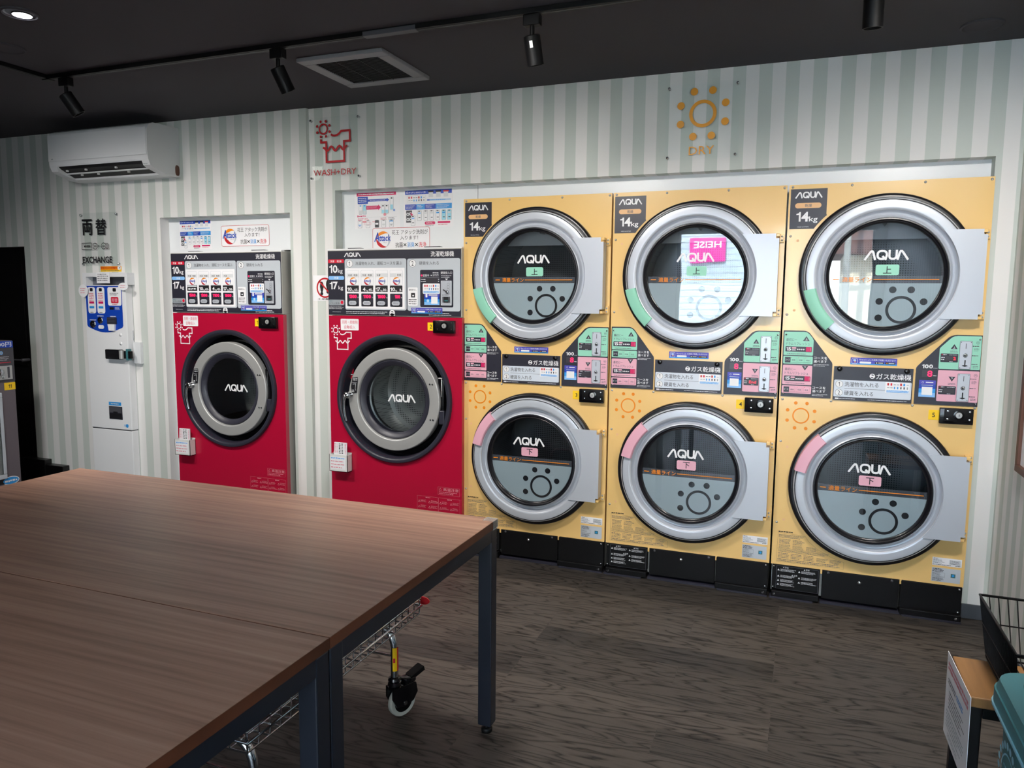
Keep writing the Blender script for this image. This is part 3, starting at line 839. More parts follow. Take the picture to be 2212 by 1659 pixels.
def right_panel():
    mb = MB(); Y = -.0045
    arc = [(.70-.05*math.sin(math.radians(a)), 1.203+.05*math.cos(math.radians(a))) for a in range(0, 46, 6)]
    mb.slab([(.7915, .951), (.7915, 1.253)]+arc+[(.558, 1.117), (.553, 1.108), (.552, 1.10), (.552, .951)], Y, -.0003, 'navy'); y = Y-E
    bignum(mb, '100', .574, 1.107, .616, 1.124, y, 'white', .03); mb.micro(.618, 1.1065, .634, 1.1105, 1, y, 'softgrey', 4)
    mb.rect(.576, 1.070, .617, 1.099, y, 'ledbox'); mb.micro(.619, 1.0735, .634, 1.079, 1, y, 'softgrey', 6)
    mb.text('8', .596, 1.0715, .6155, 1.0975, y-E, 'led', .01)
    sticker_qr_card(mb, .5675, .983, .631, 1.056, y)
    for m, z0, z1, up in (('green', 1.107, 1.249, True), ('pink', .968, 1.1015, False)):
        if up: mb.poly([(.639, z0), (.787, z0), (.7895, z0+.003), (.7895, z1-.003), (.787, z1), (.702, z1), (.69, 1.247), (.682, 1.243), (.674, 1.236), (.64, 1.199), (.6365, 1.192), (.6365, z0+.003)], y, m)
        else: mb.rr(.6365, z0, .7895, z1, .004, y, m)
        b = 0 if up else -.1385
        if up: mb.poly([(.677, 1.193), (.703, 1.193), (.690, 1.214)], y-E, 'navy')
        else: mb.poly([(.677, 1.214+b), (.703, 1.214+b), (.690, 1.193+b)], y-E, 'navy')
        mb.text('上' if up else '下', .6855, (1.1955 if up else 1.2025)+b, .6945, (1.204 if up else 1.211)+b, y-2*E, 'white', .03)
        mb.micro(.676, 1.178+b, .705, 1.187+b, 2, y-E, 'ink_soft', 7, .5)
        mb.rr(.6415, 1.1365+b, .707, 1.173+b, .003, y-E, 'navy'); mb.rect(.660, 1.1435+b, .701, 1.162+b, y-2*E, 'ledbox')
        mb.disc(.6475, 1.1685+b, .0022, y-2*E, 'redsat', 10); mb.micro(.651, 1.1655+b, .668, 1.171+b, 1, y-2*E, 'softgrey', 2); mb.micro(.674, 1.1655+b, .705, 1.170+b, 1, y-2*E, 'softgrey', 3, .5)
        mb.micro(.6435, 1.144+b, .659, 1.160+b, 2, y-2*E, 'softgrey', 11, .5); mb.micro(.675, 1.138+b, .69, 1.1415+b, 1, y-2*E, 'softgrey', 12)
        mb.ring(.7765, 1.2215+b, .0055, .0065, y-E, 'ink_soft', n=18); mb.rect(.773, 1.2205+b, .780, 1.2225+b, y-E, 'ink_soft')
        for z in (1.207, 1.167, 1.131): mb.poly([(.757, z+b), (.761, z+.003+b), (.761, z-.003+b)], y-E, 'ink'); mb.micro(.762, z-.003+b, .785, z+.003+b, 1, y-E, 'ink_soft', int(z*1000))
        mb.micro(.763, 1.185+b, .784, 1.2+b, 3, y-E, 'ink_soft', 5, .35); mb.micro(.763, 1.113+b, .785, 1.125+b, 2, y-E, 'ink_soft', 9, .4)
    screw(mb, .783, 1.235, y, .0045, 'chrome'); screw(mb, .783, .963, y, .0045, 'chrome')
    return mb.mesh('coin_panel')
def coin_slot():
    mb = MB(); y = -.006; mb.rslab(-.0225, -.059, .0225, .059, .003, y-.003, y, 'silver'); y2 = y-.003-E
    mb.stroke(rrpts(-.0225, -.059, .0225, .059, .003), .0012, y2, 'ink_soft', True)
    for x in (-.018, .018):
        for z in (-.054, .054): mb.disc(x, z, .0018, y2, 'darkgrey', 8)
    mb.rect(-.0012, .027, .0012, .049, y2, 'ink_soft')
    mb.lathe(0, 0, [(.0075, y2), (.0075, y2-.004), (.005, y2-.007), (.0001, y2-.008)], 'chrome', 18)
    mb.disc(-.0004, -.0022, .0085, y2+.0002, 'ink_soft', 18)
    mb.rect(-.0023, -.046, .0023, -.021, y2, 'ink'); mb.poly([(-.012, -.045), (0, -.05), (.012, -.045), (.006, -.0425), (-.006, -.0425)], y2-E, 'ink')
    return mb.mesh('coin_slot')
def capacity_label():
    mb = MB(); y = -.0009; pts = [(.009, 1.885), (.160, 1.885), (.160, 1.773)]
    R = .3515; c = (.405, 1.504)
    a0 = math.degrees(math.atan2(1.773-c[1], .160-c[0])); a1 = math.degrees(math.atan2(1.71-c[1], .104-c[0]))
    a0 = 132.3; a1 = 145.0
    arc = [(c[0]+R*math.cos(math.radians(a0+(a1-a0)*i/8))-.006, c[1]+R*math.sin(math.radians(a0+(a1-a0)*i/8))+.004) for i in range(9)]
    mb.poly(pts+arc+[(.104, 1.71), (.009, 1.71)], y, 'navy'); y -= E
    aqua_logo(mb, .028, 1.8445, .140, 1.872, y, 'white')
    mb.rr(.029, 1.8005, .138, 1.8235, .0115, y, 'peach'); mb.text('乾燥', .07, 1.805, .099, 1.819, y-E, 'ink_soft', .01)
    bignum(mb, '14', .036, 1.7425, .088, 1.7845, y, 'white', .035); mb.text('kg', .0895, 1.735, .125, 1.764, y, 'white', .008)
    mb.text('HCD-6147GC', .042, 1.7165, .09, 1.7215, y, 'softgrey', 0)
    return mb.mesh('capacity_label')
def lock_box(handle_bar=True):
    mb = MB(); mb.box(0, .127, -.022, -.0005, 0, .068, 'blackgloss', .003, 2); y = -.0222
    mb.box(.017, .124, -.0265, -.021, .012, .066, 'black', .002)
    for x in (.03, .112):
        for z in (.022, .056): mb.lathe(x, z, [(.0045, -.0265), (.004, -.029), (.0001, -.0295)], 'chrome', 12)
    mb.lathe(.071, .040, [(.021, -.0265), (.0205, -.031), (.015, -.032), (.0145, -.029), (.0001, -.029)], 'blackgloss', 28)
    mb.lathe(.071, .040, [(.013, -.029), (.012, -.034), (.0001, -.0345)], 'steel', 20)
    mb.rect(.0695, .035, .0725, .045, -.0352, 'darkgrey')
    me = mb.mesh('lock_box'); smooth_fix(me, 40); return me
def kick(x0, x1, kind):
    mb = MB(); z1 = .1555
    mb.box(x0, x1, -.004, .03, .022 if kind != 'w' else .0385, z1, 'black', .002)
    if kind != 'l':
        mb.box(x0, x1, -.022, .02, .006, .034, 'black', .003)
    if kind == 'l':
        mb.lathe((x0+x1)/2-.003, .118, [(.0085, -.0042), (.008, -.009), (.0001, -.0105)], 'chrome', 18)
        for x in (x0+.025, x1-.03): mb.lathe(x, .147, [(.006, -.0042), (.005, -.006), (.0001, -.0065)], 'darkgrey', 12)
    if kind == 'p':
        for z in (.146, .043): screw(mb, x1-.012, z, -.0042, .005, 'chrome')
    if kind == 'w':
        y = -.0052; screw(mb, x0+.006, .147, -.0042, .0045, 'chrome'); screw(mb, x0+.005, .047, -.0042, .0045, 'chrome')
        a, b = x0+.019, x1-.006; mb.stroke([(a, .041), (b, .041), (b, .151), (a, .151)], .0008, y, 'silverdark', True)
        md = (a+b)/2
        for cx, z, s in ((a+.04, .146, 1), (md+.04, .146, 2), (md-.012, .113, 3)): mb.poly([(cx-.012, z-.003), (cx-.005, z-.003), (cx-.0085, z+.003)], y, 'softgrey'); mb.text('警告' if s < 3 else '注意', cx-.003, z-.0035, cx+.013, z+.0035, y, 'softgrey', .02)
        for cx in (a+.004, md+.004):
            for i, z in enumerate((.126, .096, .075, .056)):
                if cx > md and i == 3: continue
                mb.poly([(cx, z+.003), (cx+.010, z+.003), (cx+.005, z+.012)], y, 'softgrey'); mb.micro(cx+.014, z, md-.006 if cx < md else b-.006, z+.013, 3, y, 'softgrey', i+int(cx*1000), .55)
    return mb.mesh('kick_panel')
def foot_rail():
    mb = MB(); mb.box(.22, .60, -.012, .03, 0, .010, 'charcoal_plastic'); mb.box(.0, .19, -.03, .03, 0, .007, 'charcoal_plastic'); mb.box(.56, .79, -.03, .03, 0, .007, 'charcoal_plastic')
    for x in (.02, .77): mb.lathe(x, .018, [(.006, -.0225), (.0001, -.026)], 'chrome', 10)
    return mb.mesh('foot_rail')
def notice_print():
    mb = MB(); y = -.0009; m = 'ink_soft'
    mb.stroke([(.023, .171), (.314, .171), (.314, .203), (.255, .222), (.2, .25), (.16, .283), (.145, .305), (.026, .312)], .0006, y, 'roofbrown', True)
    mb.micro(.028, .3125, .09, .3205, 1, y, 'ink', 3, .8, 0)
    for z0, z1, x1, n, s in ((.287, .304, .145, 3, 1), (.258, .283, .15, 4, 2), (.236, .256, .18, 4, 3)):
        if n == 3: mb.micro(.03, z0, x1, z1, n, y, m, s, .45)
        else:
            k = 2 if s == 2 else 3
            for i in range(k): mb.micro(.032+.06*i, z0, .032+.06*i+.052, z1, n, y, m, s*7+i, .42)
    mb.rect(.025, .2345, .235, .2352, y, m); mb.micro(.03, .2185, .25, .233, 3, y, m, 31, .45, .1)
    for i in range(5): mb.micro(.03+.056*i, .189-.002*(i > 3), .03+.056*i+.05, .216-.007*(i > 2), 4, y, m, 40+i, .42)
    mb.micro(.028, .173, .31, .187, 2, y, m, 50, .5, .15); return mb.mesh('notice_print')
def rating_labels(k):
    mb = MB(); y = -.0009
    if k:
        mb.rect(.668, .243, .781, .279, y, 'paper'); mb.micro(.672, .272, .69, .277, 1, y-E, 'ink', 1); mb.micro(.671, .252, .725, .271, 4, y-E, 'ink_soft', 2, .45, .4)
        mb.rect(.733, .252, .778, .273, y-E, 'softgrey'); mb.micro(.735, .253, .776, .272, 4, y-2*E, 'ink_soft', 4, .45); mb.micro(.67, .245, .745, .250, 1, y-E, 'ink', 3); mb.micro(.757, .246, .779, .251, 1, y-E, 'ink', 9)
    else:
        mb.rect(.668, .170, .779, .233, y, 'lightgrey'); mb.micro(.671, .214, .715, .231, 3, y-E, 'ink', 5, .6); mb.stroke([(.671, .19), (.719, .19), (.719, .212), (.671, .212)], .0006, y-E, 'ink_soft', True)
        mb.micro(.672, .191, .718, .211, 4, y-2*E, 'ink_soft', 6, .35, .5); mb.micro(.671, .173, .716, .188, 3, y-E, 'ink', 7, .5); mb.rect(.742, .194, .760, .211, y-E, 'tealdark'); mb.disc(.751, .203, .005, y-2*E, 'lblue', 12)
    return mb.mesh('rating_label')

def build_dryer(i, label, number):
    t = thing('tumble_dryer', label, 'tumble dryer', (.8*i+.003, 0, 0), group='yellow stacked tumble dryers in a row')
    obj('cabinet', shared('cab', dryer_cabinet), t)
    build_door(t, 1.504, True); build_door(t, .5585, False)
    p = obj('control_panel', shared('lp', left_panel), t)
    for m in ('green', 'pink'):
        for k in range(3): obj('course_button', shared('cb%s%d' % (m, k), lambda: panel_key(m, k)), p)
    for b in (0, .134): obj('start_lamp', shared('sl%.3f' % b, lambda: start_lamp(b)), p, 'bright pink square lamp')
    obj('instruction_panel', shared('cp', centre_panel), t)
    p = obj('coin_panel', shared('rp', right_panel), t)
    for z in (1.169, 1.0305): obj('coin_slot', shared('cs', coin_slot), p, 'silver coin slot plate', (.733, 0, z))
    if i == 1: obj('display_digits', MB().text('End', .666, 1.0075, .697, 1.0205, -.0082, 'ledred', .0), p, 'red lit digits')
    if i == 2: obj('display_digits', MB().text('2', .6895, 1.1465, .6985, 1.1595, -.0082, 'ledred', .02), p, 'red lit digit')
    obj('capacity_label', shared('cl', capacity_label), t)
    def sun():
        mb = MB(); sun_icon(mb, .098, .8685, .0365, .006, .0625, .0078, -.0009, 'orange'); return mb.mesh('sun_emblem')
    obj('sun_emblem', shared('sun', sun), t)
    def cs():
        mb = MB(); cashless_sticker(mb, .292, 1.1125, .478, 1.1435, -.0009); return mb.mesh('cashless_sticker')
    obj('cashless_sticker', shared('cst', cs), t)
    obj('number_label', MB().rslab(.612, .885, .652, .928, .001, -.0012, -.0005, 'label_yellow').text(number, .62, .897, .644, .916, -.002, 'ink', .01, fit='c'), t, 'yellow label with the number %s' % number)
    obj('lock_box', shared('lb', lock_box), t, loc=(.651, 0, .8735))
    for k, (a, b, q) in enumerate(((.008, .2155, 'w'), (.2265, .5445, 'l'), (.549, .79, 'p'))): obj('kick_panel', shared('k%d' % k, lambda: kick(a, b, q)), t)
    obj('foot_rail', shared('fr', foot_rail), t); obj('notice_print', shared('np', notice_print), t)
    for k in (1, 0): obj('rating_label', shared('rl%d' % k, lambda: rating_labels(k)), t)
    return t
build_dryer(0, 'yellow double tumble dryer numbered 3, next to the red washer', '3')
build_dryer(1, 'yellow double tumble dryer numbered 4, in the middle of the dryers', '4')
build_dryer(2, 'yellow double tumble dryer numbered 5, at the end beside the side wall', '5')

# ================================================================== washer-dryers
WW = .834
def washer_body():
    mb = MB()
    holed(mb, .002, .02, WW, 1.286, .416, .831, .33, -.002, .028, 'red', 72)
    for a, b, c, d in ((.004, .02, .0, 1.288), (WW-.024, WW-.009, .0, 1.288), (.02, WW-.024, .0, .3)): mb.box(a, b, .0282, .62, c, d, 'bodygrey')
    mb.box(.004, WW-.009, .6, .62, .3, 1.288, 'bodygrey')
    mb.box(.0, WW-.0025, -.001, .029, 1.2885, 1.657, 'bodygrey', .002); mb.box(.0, WW-.009, .0285, .62, 1.2885, 1.657, 'bodygrey', .002); mb.box(-.0005, WW-.002, -.0015, .0285, 1.650, 1.6585, 'white', .002)
    mb.box(.12, .20, .02, .06, 1.6585, 1.664, 'darkgrey'); mb.box(.6, .69, .02, .06, 1.6585, 1.664, 'darkgrey')
    return mb.mesh('cabinet')
def washer_bezel():
    mb = MB(); c = (.416, .831)
    mb.lathe(*c, [(.361, -.0022), (.3605, -.014), (.355, -.021), (.345, -.0225), (.336, -.019), (.331, -.010), (.329, .005), (.325, .06)], 'charcoal_plastic', 96)
    mb.lathe(*c, [(.325, .06), (.19, .066)], 'blackgloss', 64)
    mb.add([(.093, .052, .955), (.13, .045, .955), (.13, .045, 1.0), (.108, .052, 1.0)], [(0, 1, 2, 3)], 'redsat'); mb.rect(.1, .925, .13, .945, .0515, 'redsat'); mb.rect(.1, .949, .13, .952, .044, 'white')
    me = mb.mesh('door_surround'); smooth_fix(me, 40); return me
def washer_door():
    mb = MB()
    mb.lathe(0, 0, [(.2875, .034), (.288, -.002), (.2865, -.006), (.284, -.0088), (.282, -.0092), (.279, -.0093), (.255, -.0094), (.2315, -.0093), (.2295, -.009), (.227, -.007), (.2235, -.001), (.2215, .008)], 'steel', 96)
    for x, z in ((.230, .097), (.246, .097), (.233, -.098), (.249, -.098)): mb.lathe(x, z, [(.0055, -.0092), (.005, -.0115), (.0001, -.0125)], 'chrome', 10)
    me = mb.mesh('door'); smooth_fix(me, 40); return me
def washer_window_ring():
    mb = MB(); mb.lathe(0, 0, [(.2225, .004), (.216, -.001), (.207, .002), (.198, .010), (.191, .0135), (.1865, .020), (.186, .05)], 'charcoal_plastic', 80)
    me = mb.mesh('window_ring'); smooth_fix(me, 40); return me
def washer_glass():
    mb = MB(); mb.lathe(0, 0, [(.187, .0195), (.12, .0185), (.0001, .018)], GLASS, 64); return mb.mesh('glass')
def washer_bowl():
    mb = MB(); mb.lathe(0, 0, [(.186, .05), (.19, .075), (.205, .10), (.20, .115)], 'chrome', 64); mb.lathe(0, 0, [(.20, .115), (.235, .135), (.25, .36)], DRUM_W, 64); mb.lathe(0, 0, [(.25, .36), (.10, .385), (.0001, .388)], DRUM_W, 48)
    me = mb.mesh('drum'); smooth_fix(me, 40); return me
def washer_handle():
    mb = MB(); mb.tube([(-.262, -.008, .015), (-.285, -.026, .014), (-.300, -.032, .005), (-.305, -.034, -.02), (-.307, -.033, -.06), (-.303, -.029, -.10), (-.295, -.026, -.135)], .0125, 'chrome', 14, r1=.009)
    mb.lathe(-.287, .012, [(.020, -.006), (.020, -.030), (.015, -.038), (.0001, -.040)], 'chrome', 24)
    me = mb.mesh('handle'); smooth_fix(me, 60); return me
def washer_hinge():
    mb = MB(); mb.box(.268, .305, .006, .05, -.125, .135, 'blackgloss', .006); mb.box(.292, .300, -.004, .006, .03, .125, 'chrome', .002); mb.box(.280, .312, -.003, .02, -.12, -.045, 'charcoal_plastic', .005); return mb.mesh('hinge')
def washer_door_label():
    mb = MB(); y = -.0115
    pts = [(-.257, .115), (-.224, .118), (-.222, .098), (-.230, .026), (-.262, .022), (-.268, .06)]
    mb.poly(pts, y, 'ink'); mb.micro(-.252, .095, -.226, .114, 2, y-E, 'softgrey', 4, .6, 0); mb.rect(-.259, .084, -.23, .0855, y-E, 'softgrey')
    mb.stroke([(-.256, .075), (-.236, .078), (-.24, .05), (-.236, .04)], .002, y-E, 'softgrey'); mb.micro(-.26, .028, -.245, .045, 2, y-E, 'softgrey', 6); return mb.mesh('instruction_label')

def washer_panel(slots):
    mb = MB(); Y = -.0045; mb.box(.003, .8285, Y, -.0005, 1.2925, 1.6475, 'navy', .0015); y = Y-E
    aqua_logo(mb, .112, 1.6135, .219, 1.637, y, 'white'); mb.text('洗濯乾燥機', .651, 1.6085, .788, 1.637, y, 'white', .02)
    mb.rr(.007, 1.580, .110, 1.600, .004, y, 'redsat'); mb.text('洗濯', .02, 1.5835, .047, 1.5965, y-E, 'white', .015); mb.text('乾燥', .064, 1.5835, .095, 1.5965, y-E, 'white', .015)
    bignum(mb, '10', .0125, 1.525, .067, 1.569, y, 'white', .03); mb.text('kg', .070, 1.5185, .101, 1.549, y, 'white', .008)
    mb.rr(.007, 1.487, .110, 1.508, .009, y, 'skyblue'); mb.text('洗濯', .043, 1.491, .073, 1.5045, y-E, 'white', .015)
    bignum(mb, '17', .0135, 1.434, .067, 1.4765, y, 'white', .03); mb.text('kg', .0715, 1.427, .102, 1.454, y, 'white', .008)
    mb.rr(.005, 1.346, .109, 1.3765, .008, y, 'midgrey'); mb.text('最初に', .011, 1.366, .035, 1.372, y-E, 'tealdark', 0); mb.text('ドラム洗浄', .011, 1.3495, .077, 1.362, y-E, 'ink_soft', 0)
    mb.disc(.094, 1.3615, .0125, y-E, 'silver', 20); mb.disc(.094, 1.3615, .0095, y-2*E, 'redsat', 20)
    mb.micro(.007, 1.3225, .105, 1.343, 3, y, 'softgrey', 5, .45); mb.micro(.03, 1.306, .085, 1.310, 1, y, 'softgrey', 9, .6, 0)
    mb.rr(.1145, 1.3215, .5045, 1.6015, .012, y, 'lightgrey'); mb.rr(.5095, 1.3205, .8255, 1.5995, .012, y, 'lightgrey')
    y2 = y-E; circ_num(mb, '1', .147, 1.576, .0205, y); circ_num(mb, '2', .543, 1.574, .0205, y)
    mb.text('洗濯物を入れ、運転コースを選ぶ', .185, 1.5665, .479, 1.5865, y2, 'ink_soft', .003); mb.text('硬貨を入れる', .583, 1.565, .700, 1.5845, y2, 'ink_soft', .003)
    mb.rr(.119, 1.329, .494, 1.5515, .004, y2, 'paper')
    for k, (kg, tm, price, w, d) in enumerate(slots):
        x = .129+.0915*k; y3 = y2-E
        mb.stroke(rrpts(x, 1.459, x+.078, 1.539, .006), .0012, y3, 'lightgrey', True); mb.rect(x, 1.502, x+.078, 1.522, y3, 'softgrey')
        if w: mb.rect(x+.004, 1.5035, x+.036, 1.5205, y3-E, 'white'); mb.text('洗濯', x+.008, 1.5055, x+.033, 1.5185, y3-2*E, 'ink_soft', .01)
        if d: mb.rect(x+.041, 1.5035, x+.074, 1.5205, y3-E, 'white'); mb.text('乾燥', x+.045, 1.5055, x+.070, 1.5185, y3-2*E, 'ink_soft', .01)
        detergent_logo(mb, x+.041, 1.4795, .0215, y3)
        mb.rect(x-.001, 1.4215, x+.077, 1.4555, y3, 'ink'); mb.rr(x, 1.3405, x+.0765, 1.412, .004, y3, 'navy')
        if kg: bignum(mb, kg, x+(.002 if len(kg) > 1 else .011), 1.4255, x+(.031 if len(kg) > 1 else .028), 1.445, y3-E, 'white', .03); mb.text('kg', x+.032, 1.4225, x+.044, 1.433, y3-E, 'white', .008); mb.text(tm, x+.0475, 1.4255, x+.068, 1.439, y3-E, 'white', .025, fit=False if len(tm) > 1 else 'r'); mb.text('分', x+.069, 1.4255, x+.076, 1.432, y3-E, 'white', 0)
        else: mb.rect(x+.002, 1.446, x+.074, 1.453, y3-E, 'softgrey'); mb.micro(x+.008, 1.4255, x+.07, 1.441, 1, y3-E, 'softgrey', 3, .7, 0)
        mb.text('円', x+.068, 1.386, x+.0745, 1.393, y3-E, 'softgrey', .01)
        mb.rslab(x+.0085, 1.3445, x+.0665, 1.3745, .015, y3-.004, y3, 'chrome'); mb.rr(x+.012, 1.348, x+.063, 1.371, .0115, y3-.0045, 'silver'); mb.text('スタート', x+.02, 1.3555, x+.05, 1.3635, y3-.005, 'ink_soft', .01)
    mb.rr(.5145, 1.348, .573, 1.446, .006, y2, 'paper'); mb.text('柔軟剤なし', .519, 1.428, .566, 1.438, y2-E, 'ink_soft', .01); mb.rr(.533, 1.392, .557, 1.416, .002, y2-E, 'ink'); mb.rr(.541, 1.398, .551, 1.406, .003, y2-2*E, 'white'); mb.micro(.518, 1.353, .569, 1.386, 3, y2-E, 'ink_soft', 8, .5)
    mb.rr(.588, 1.3415, .785, 1.5395, .007, y2, 'navy'); y3 = y2-E
    mb.text('硬貨投入口', .7115, 1.5165, .7775, 1.530, y3, 'white', .02); mb.micro(.7145, 1.496, .777, 1.512, 2, y3, 'softgrey', 4, .5)
    mb.poly([(.737, 1.4925), (.754, 1.4925), (.7455, 1.4835)], y3, 'white')
    mb.disc(.598, 1.5095, .0048, y3, 'led', 14); mb.text('営業中', .605, 1.503, .642, 1.5155, y3, 'softgrey', .02); mb.disc(.655, 1.5095, .0035, y3, 'softgrey', 12); mb.micro(.664, 1.5035, .702, 1.528, 3, y3, 'softgrey', 6, .5, .1); mb.rect(.593, 1.498, .702, 1.4987, y3, 'softgrey')
    mb.rect(.623, 1.4725, .694, 1.496, y3, 'ledbox'); mb.micro(.593, 1.4725, .622, 1.494, 2, y3, 'softgrey', 7, .5, 0); mb.micro(.696, 1.4725, .703, 1.494, 2, y3, 'softgrey', 7, .5, 0)
    gradient_card(mb, .6125, 1.353, .704, 1.414, y3); mb.rect(.655, 1.360, .693, 1.398, y3-E, 'white'); mb.disc(.635, 1.375, .008, y3-E, 'paleblue', 12); mb.rect(.64, 1.403, .692, 1.409, y3-E, 'softgrey'); mb.rr(.621, 1.393, .632, 1.412, .002, y3-E, 'white')
    mb.rslab(.605, 1.412, .707, 1.467, .006, y3-3*E, y3, 'paper'); pay_icons(mb, .613, 1.429, .703, 1.463, y3-4*E); mb.rect(.609, 1.415, .703, 1.4275, y3-4*E, 'paleblue'); mb.micro(.612, 1.416, .70, 1.427, 2, y3-5*E, 'lblue', 4, .5)
    mb.micro(.12, 1.2975, .40, 1.315, 2, y, 'softgrey', 21, .5, .35); mb.micro(.64, 1.2955, .79, 1.313, 2, y, 'softgrey', 22, .5, .2)
    mb.rr(.398, 1.2925, .432, 1.3225, .014, y-E, 'white'); mb.rect(.398, 1.2925, .432, 1.302, y-E, 'white'); mb.crescent(.415, 1.308, .0085, .007, 20, 150, y-2*E, 'navy', 8); mb.crescent(.415, 1.308, .0085, .007, 200, 330, y-2*E, 'navy', 8)
    cashless_sticker(mb, .534, 1.307, .721, 1.337, y-2*E)
    return mb
def coin_mech():
    mb = MB(); y = -.0075; mb.rslab(.714, 1.351, .778, 1.482, .004, y-.004, y, 'silver'); y2 = y-.004-E
    for x in (.7195, .7725):
        for z in (1.357, 1.476): mb.disc(x, z, .0025, y2, 'white', 8)
    for z in (1.463, 1.449, 1.435): mb.ring(.758, z, .0065, .0075, y2, 'ink_soft', n=16)
    mb.lathe(.753, 1.4215, [(.009, y2), (.008, y2-.007), (.0001, y2-.008)], 'chrome', 16); mb.tube([(.753, y2-.004, 1.4215), (.731, y2-.006, 1.4345)], .003, 'chrome', 8)
    mb.rect(.7235, 1.366, .769, 1.397, y2, 'silverdark'); mb.rect(.7325, 1.3655, .7595, 1.3955, y2-E, 'ink'); mb.rect(.736, 1.3735, .757, 1.38, y2-2*E, 'tealdark')
    mb.micro(.722, 1.403, .765, 1.409, 1, y2, 'ink_soft', 3); return mb.mesh('coin_mechanism')

def build_washer(x0, label, number, slots):
    t = thing('washer_dryer', label, 'washer dryer', (x0, -.030, 0), group='red front-loading washer dryers')
    obj('cabinet', shared('wb', washer_body), t)
    obj('door_surround', shared('wz', washer_bezel), t, 'dark plastic ring round the door')
    d = obj('door', shared('wd', washer_door), t, 'brushed steel door', (.416, 0, .828))
    for nm, fn in (('window_ring', washer_window_ring), ('glass', washer_glass), ('drum', washer_bowl), ('handle', washer_handle), ('hinge', washer_hinge), ('instruction_label', washer_door_label)):
        obj(nm, shared('w'+nm, fn), d)
    def lg():
        mb = MB(); aqua_logo(mb, -.046, -.014, .127, .029, .0165, 'white'); return mb.mesh('logo')
    obj('logo', shared('wlg', lg), d)
    p = obj('control_panel', washer_panel(slots), t)
    obj('coin_mechanism', shared('cm', coin_mech), p, 'silver coin mechanism plate')
    for k, s in enumerate(slots):
        a = .129+.0915*k; mb = MB(); bignum(mb, s[2], a+(.014 if len(s[2]) > 3 else .03), 1.386, a+.063, 1.404, -.0085, 'led', .03); obj('price_display', mb, p, 'glowing pink digits')
    mb = MB(); y = -.0026
    mb.rslab(.081, 1.206, .199, 1.270, .006, y-E, y, 'paper'); mb.text('洗剤・柔軟剤', .088, 1.242, .192, 1.262, y-2*E, 'redprint', .01); mb.text('自動投入', .105, 1.213, .177, 1.234, y-2*E, 'redprint', .01)
    obj('auto_detergent_label', mb, t)
    def ic():
        mb = MB(); shirt_icon(mb, -.014, 1.0077, .59, -.0028, 'white', .0105)
        return mb.mesh('shirt_emblem')
    o = obj('shirt_emblem', shared('ic', ic), t)
    obj('number_label', bignum(MB().rslab(.631, 1.215, .672, 1.2595, .001, -.004, -.0025, 'label_yellow'), number, .645 if number != '1' else .645, 1.226, .658 if number != '1' else .653, 1.248, -.0048, 'ink', .01, .18), t, 'yellow label with the number %s' % number)
    obj('lock_box', shared('lb', lock_box), t, loc=(.672, -.002, 1.2035))
    def warn():
        mb = MB(); y = -.0027
        mb.stroke([(.690, .318), (.82, .318), (.82, .361), (.690, .361)], .0008, y, 'redprint', True); mb.stroke([(.697, .343), (.711, .343), (.704, .356)], .0015, y, 'redprint', True)
        mb.text('高温注意', .722, .341, .815, .358, y, 'redprint', .02); mb.micro(.697, .321, .815, .338, 2, y, 'redprint', 3, .45, .3)
        for a, b, s in ((.562, .69, 1), (.694, .822, 2)):
            mb.stroke([(a, .16), (b, .16), (b, .300), (a, .300)], .0008, y, 'redprint', True); mb.micro((a+b)/2-.012, .290, (a+b)/2+.016, .297, 1, y, 'redprint', s, .8, 0)
            for r in range(4):
                for q in range(2):
                    X = a+.006+q*.064; Z = .265-r*.03; mb.stroke([(X, Z), (X+.012, Z), (X+.006, Z+.011)], .0015, y, 'redprint', True); mb.micro(X+.015, Z, X+.058, Z+.016, 3, y, 'redprint', s*10+r*2+q, .45, .4)
        return mb.mesh('warning_print')
    obj('warning_print', shared('wp', warn), t)
    return t
WX1, WX2, WY = -1.9716, -.8245, -.030
build_washer(WX1, 'red washer dryer numbered 1, alone in the left wall recess', '1', [('', '', '1500', 1, 1), ('10', '65', '1300', 1, 1), ('4', '45', '1100', 1, 1), ('17', '30', '1000', 1, 0)])
build_washer(WX2, 'red washer dryer numbered 2, touching the yellow dryers', '2', [('10', '65', '1300', 1, 1), ('4', '45', '1100', 1, 1), ('17', '30', '1000', 1, 0), ('10', '8', '100', 0, 1)])

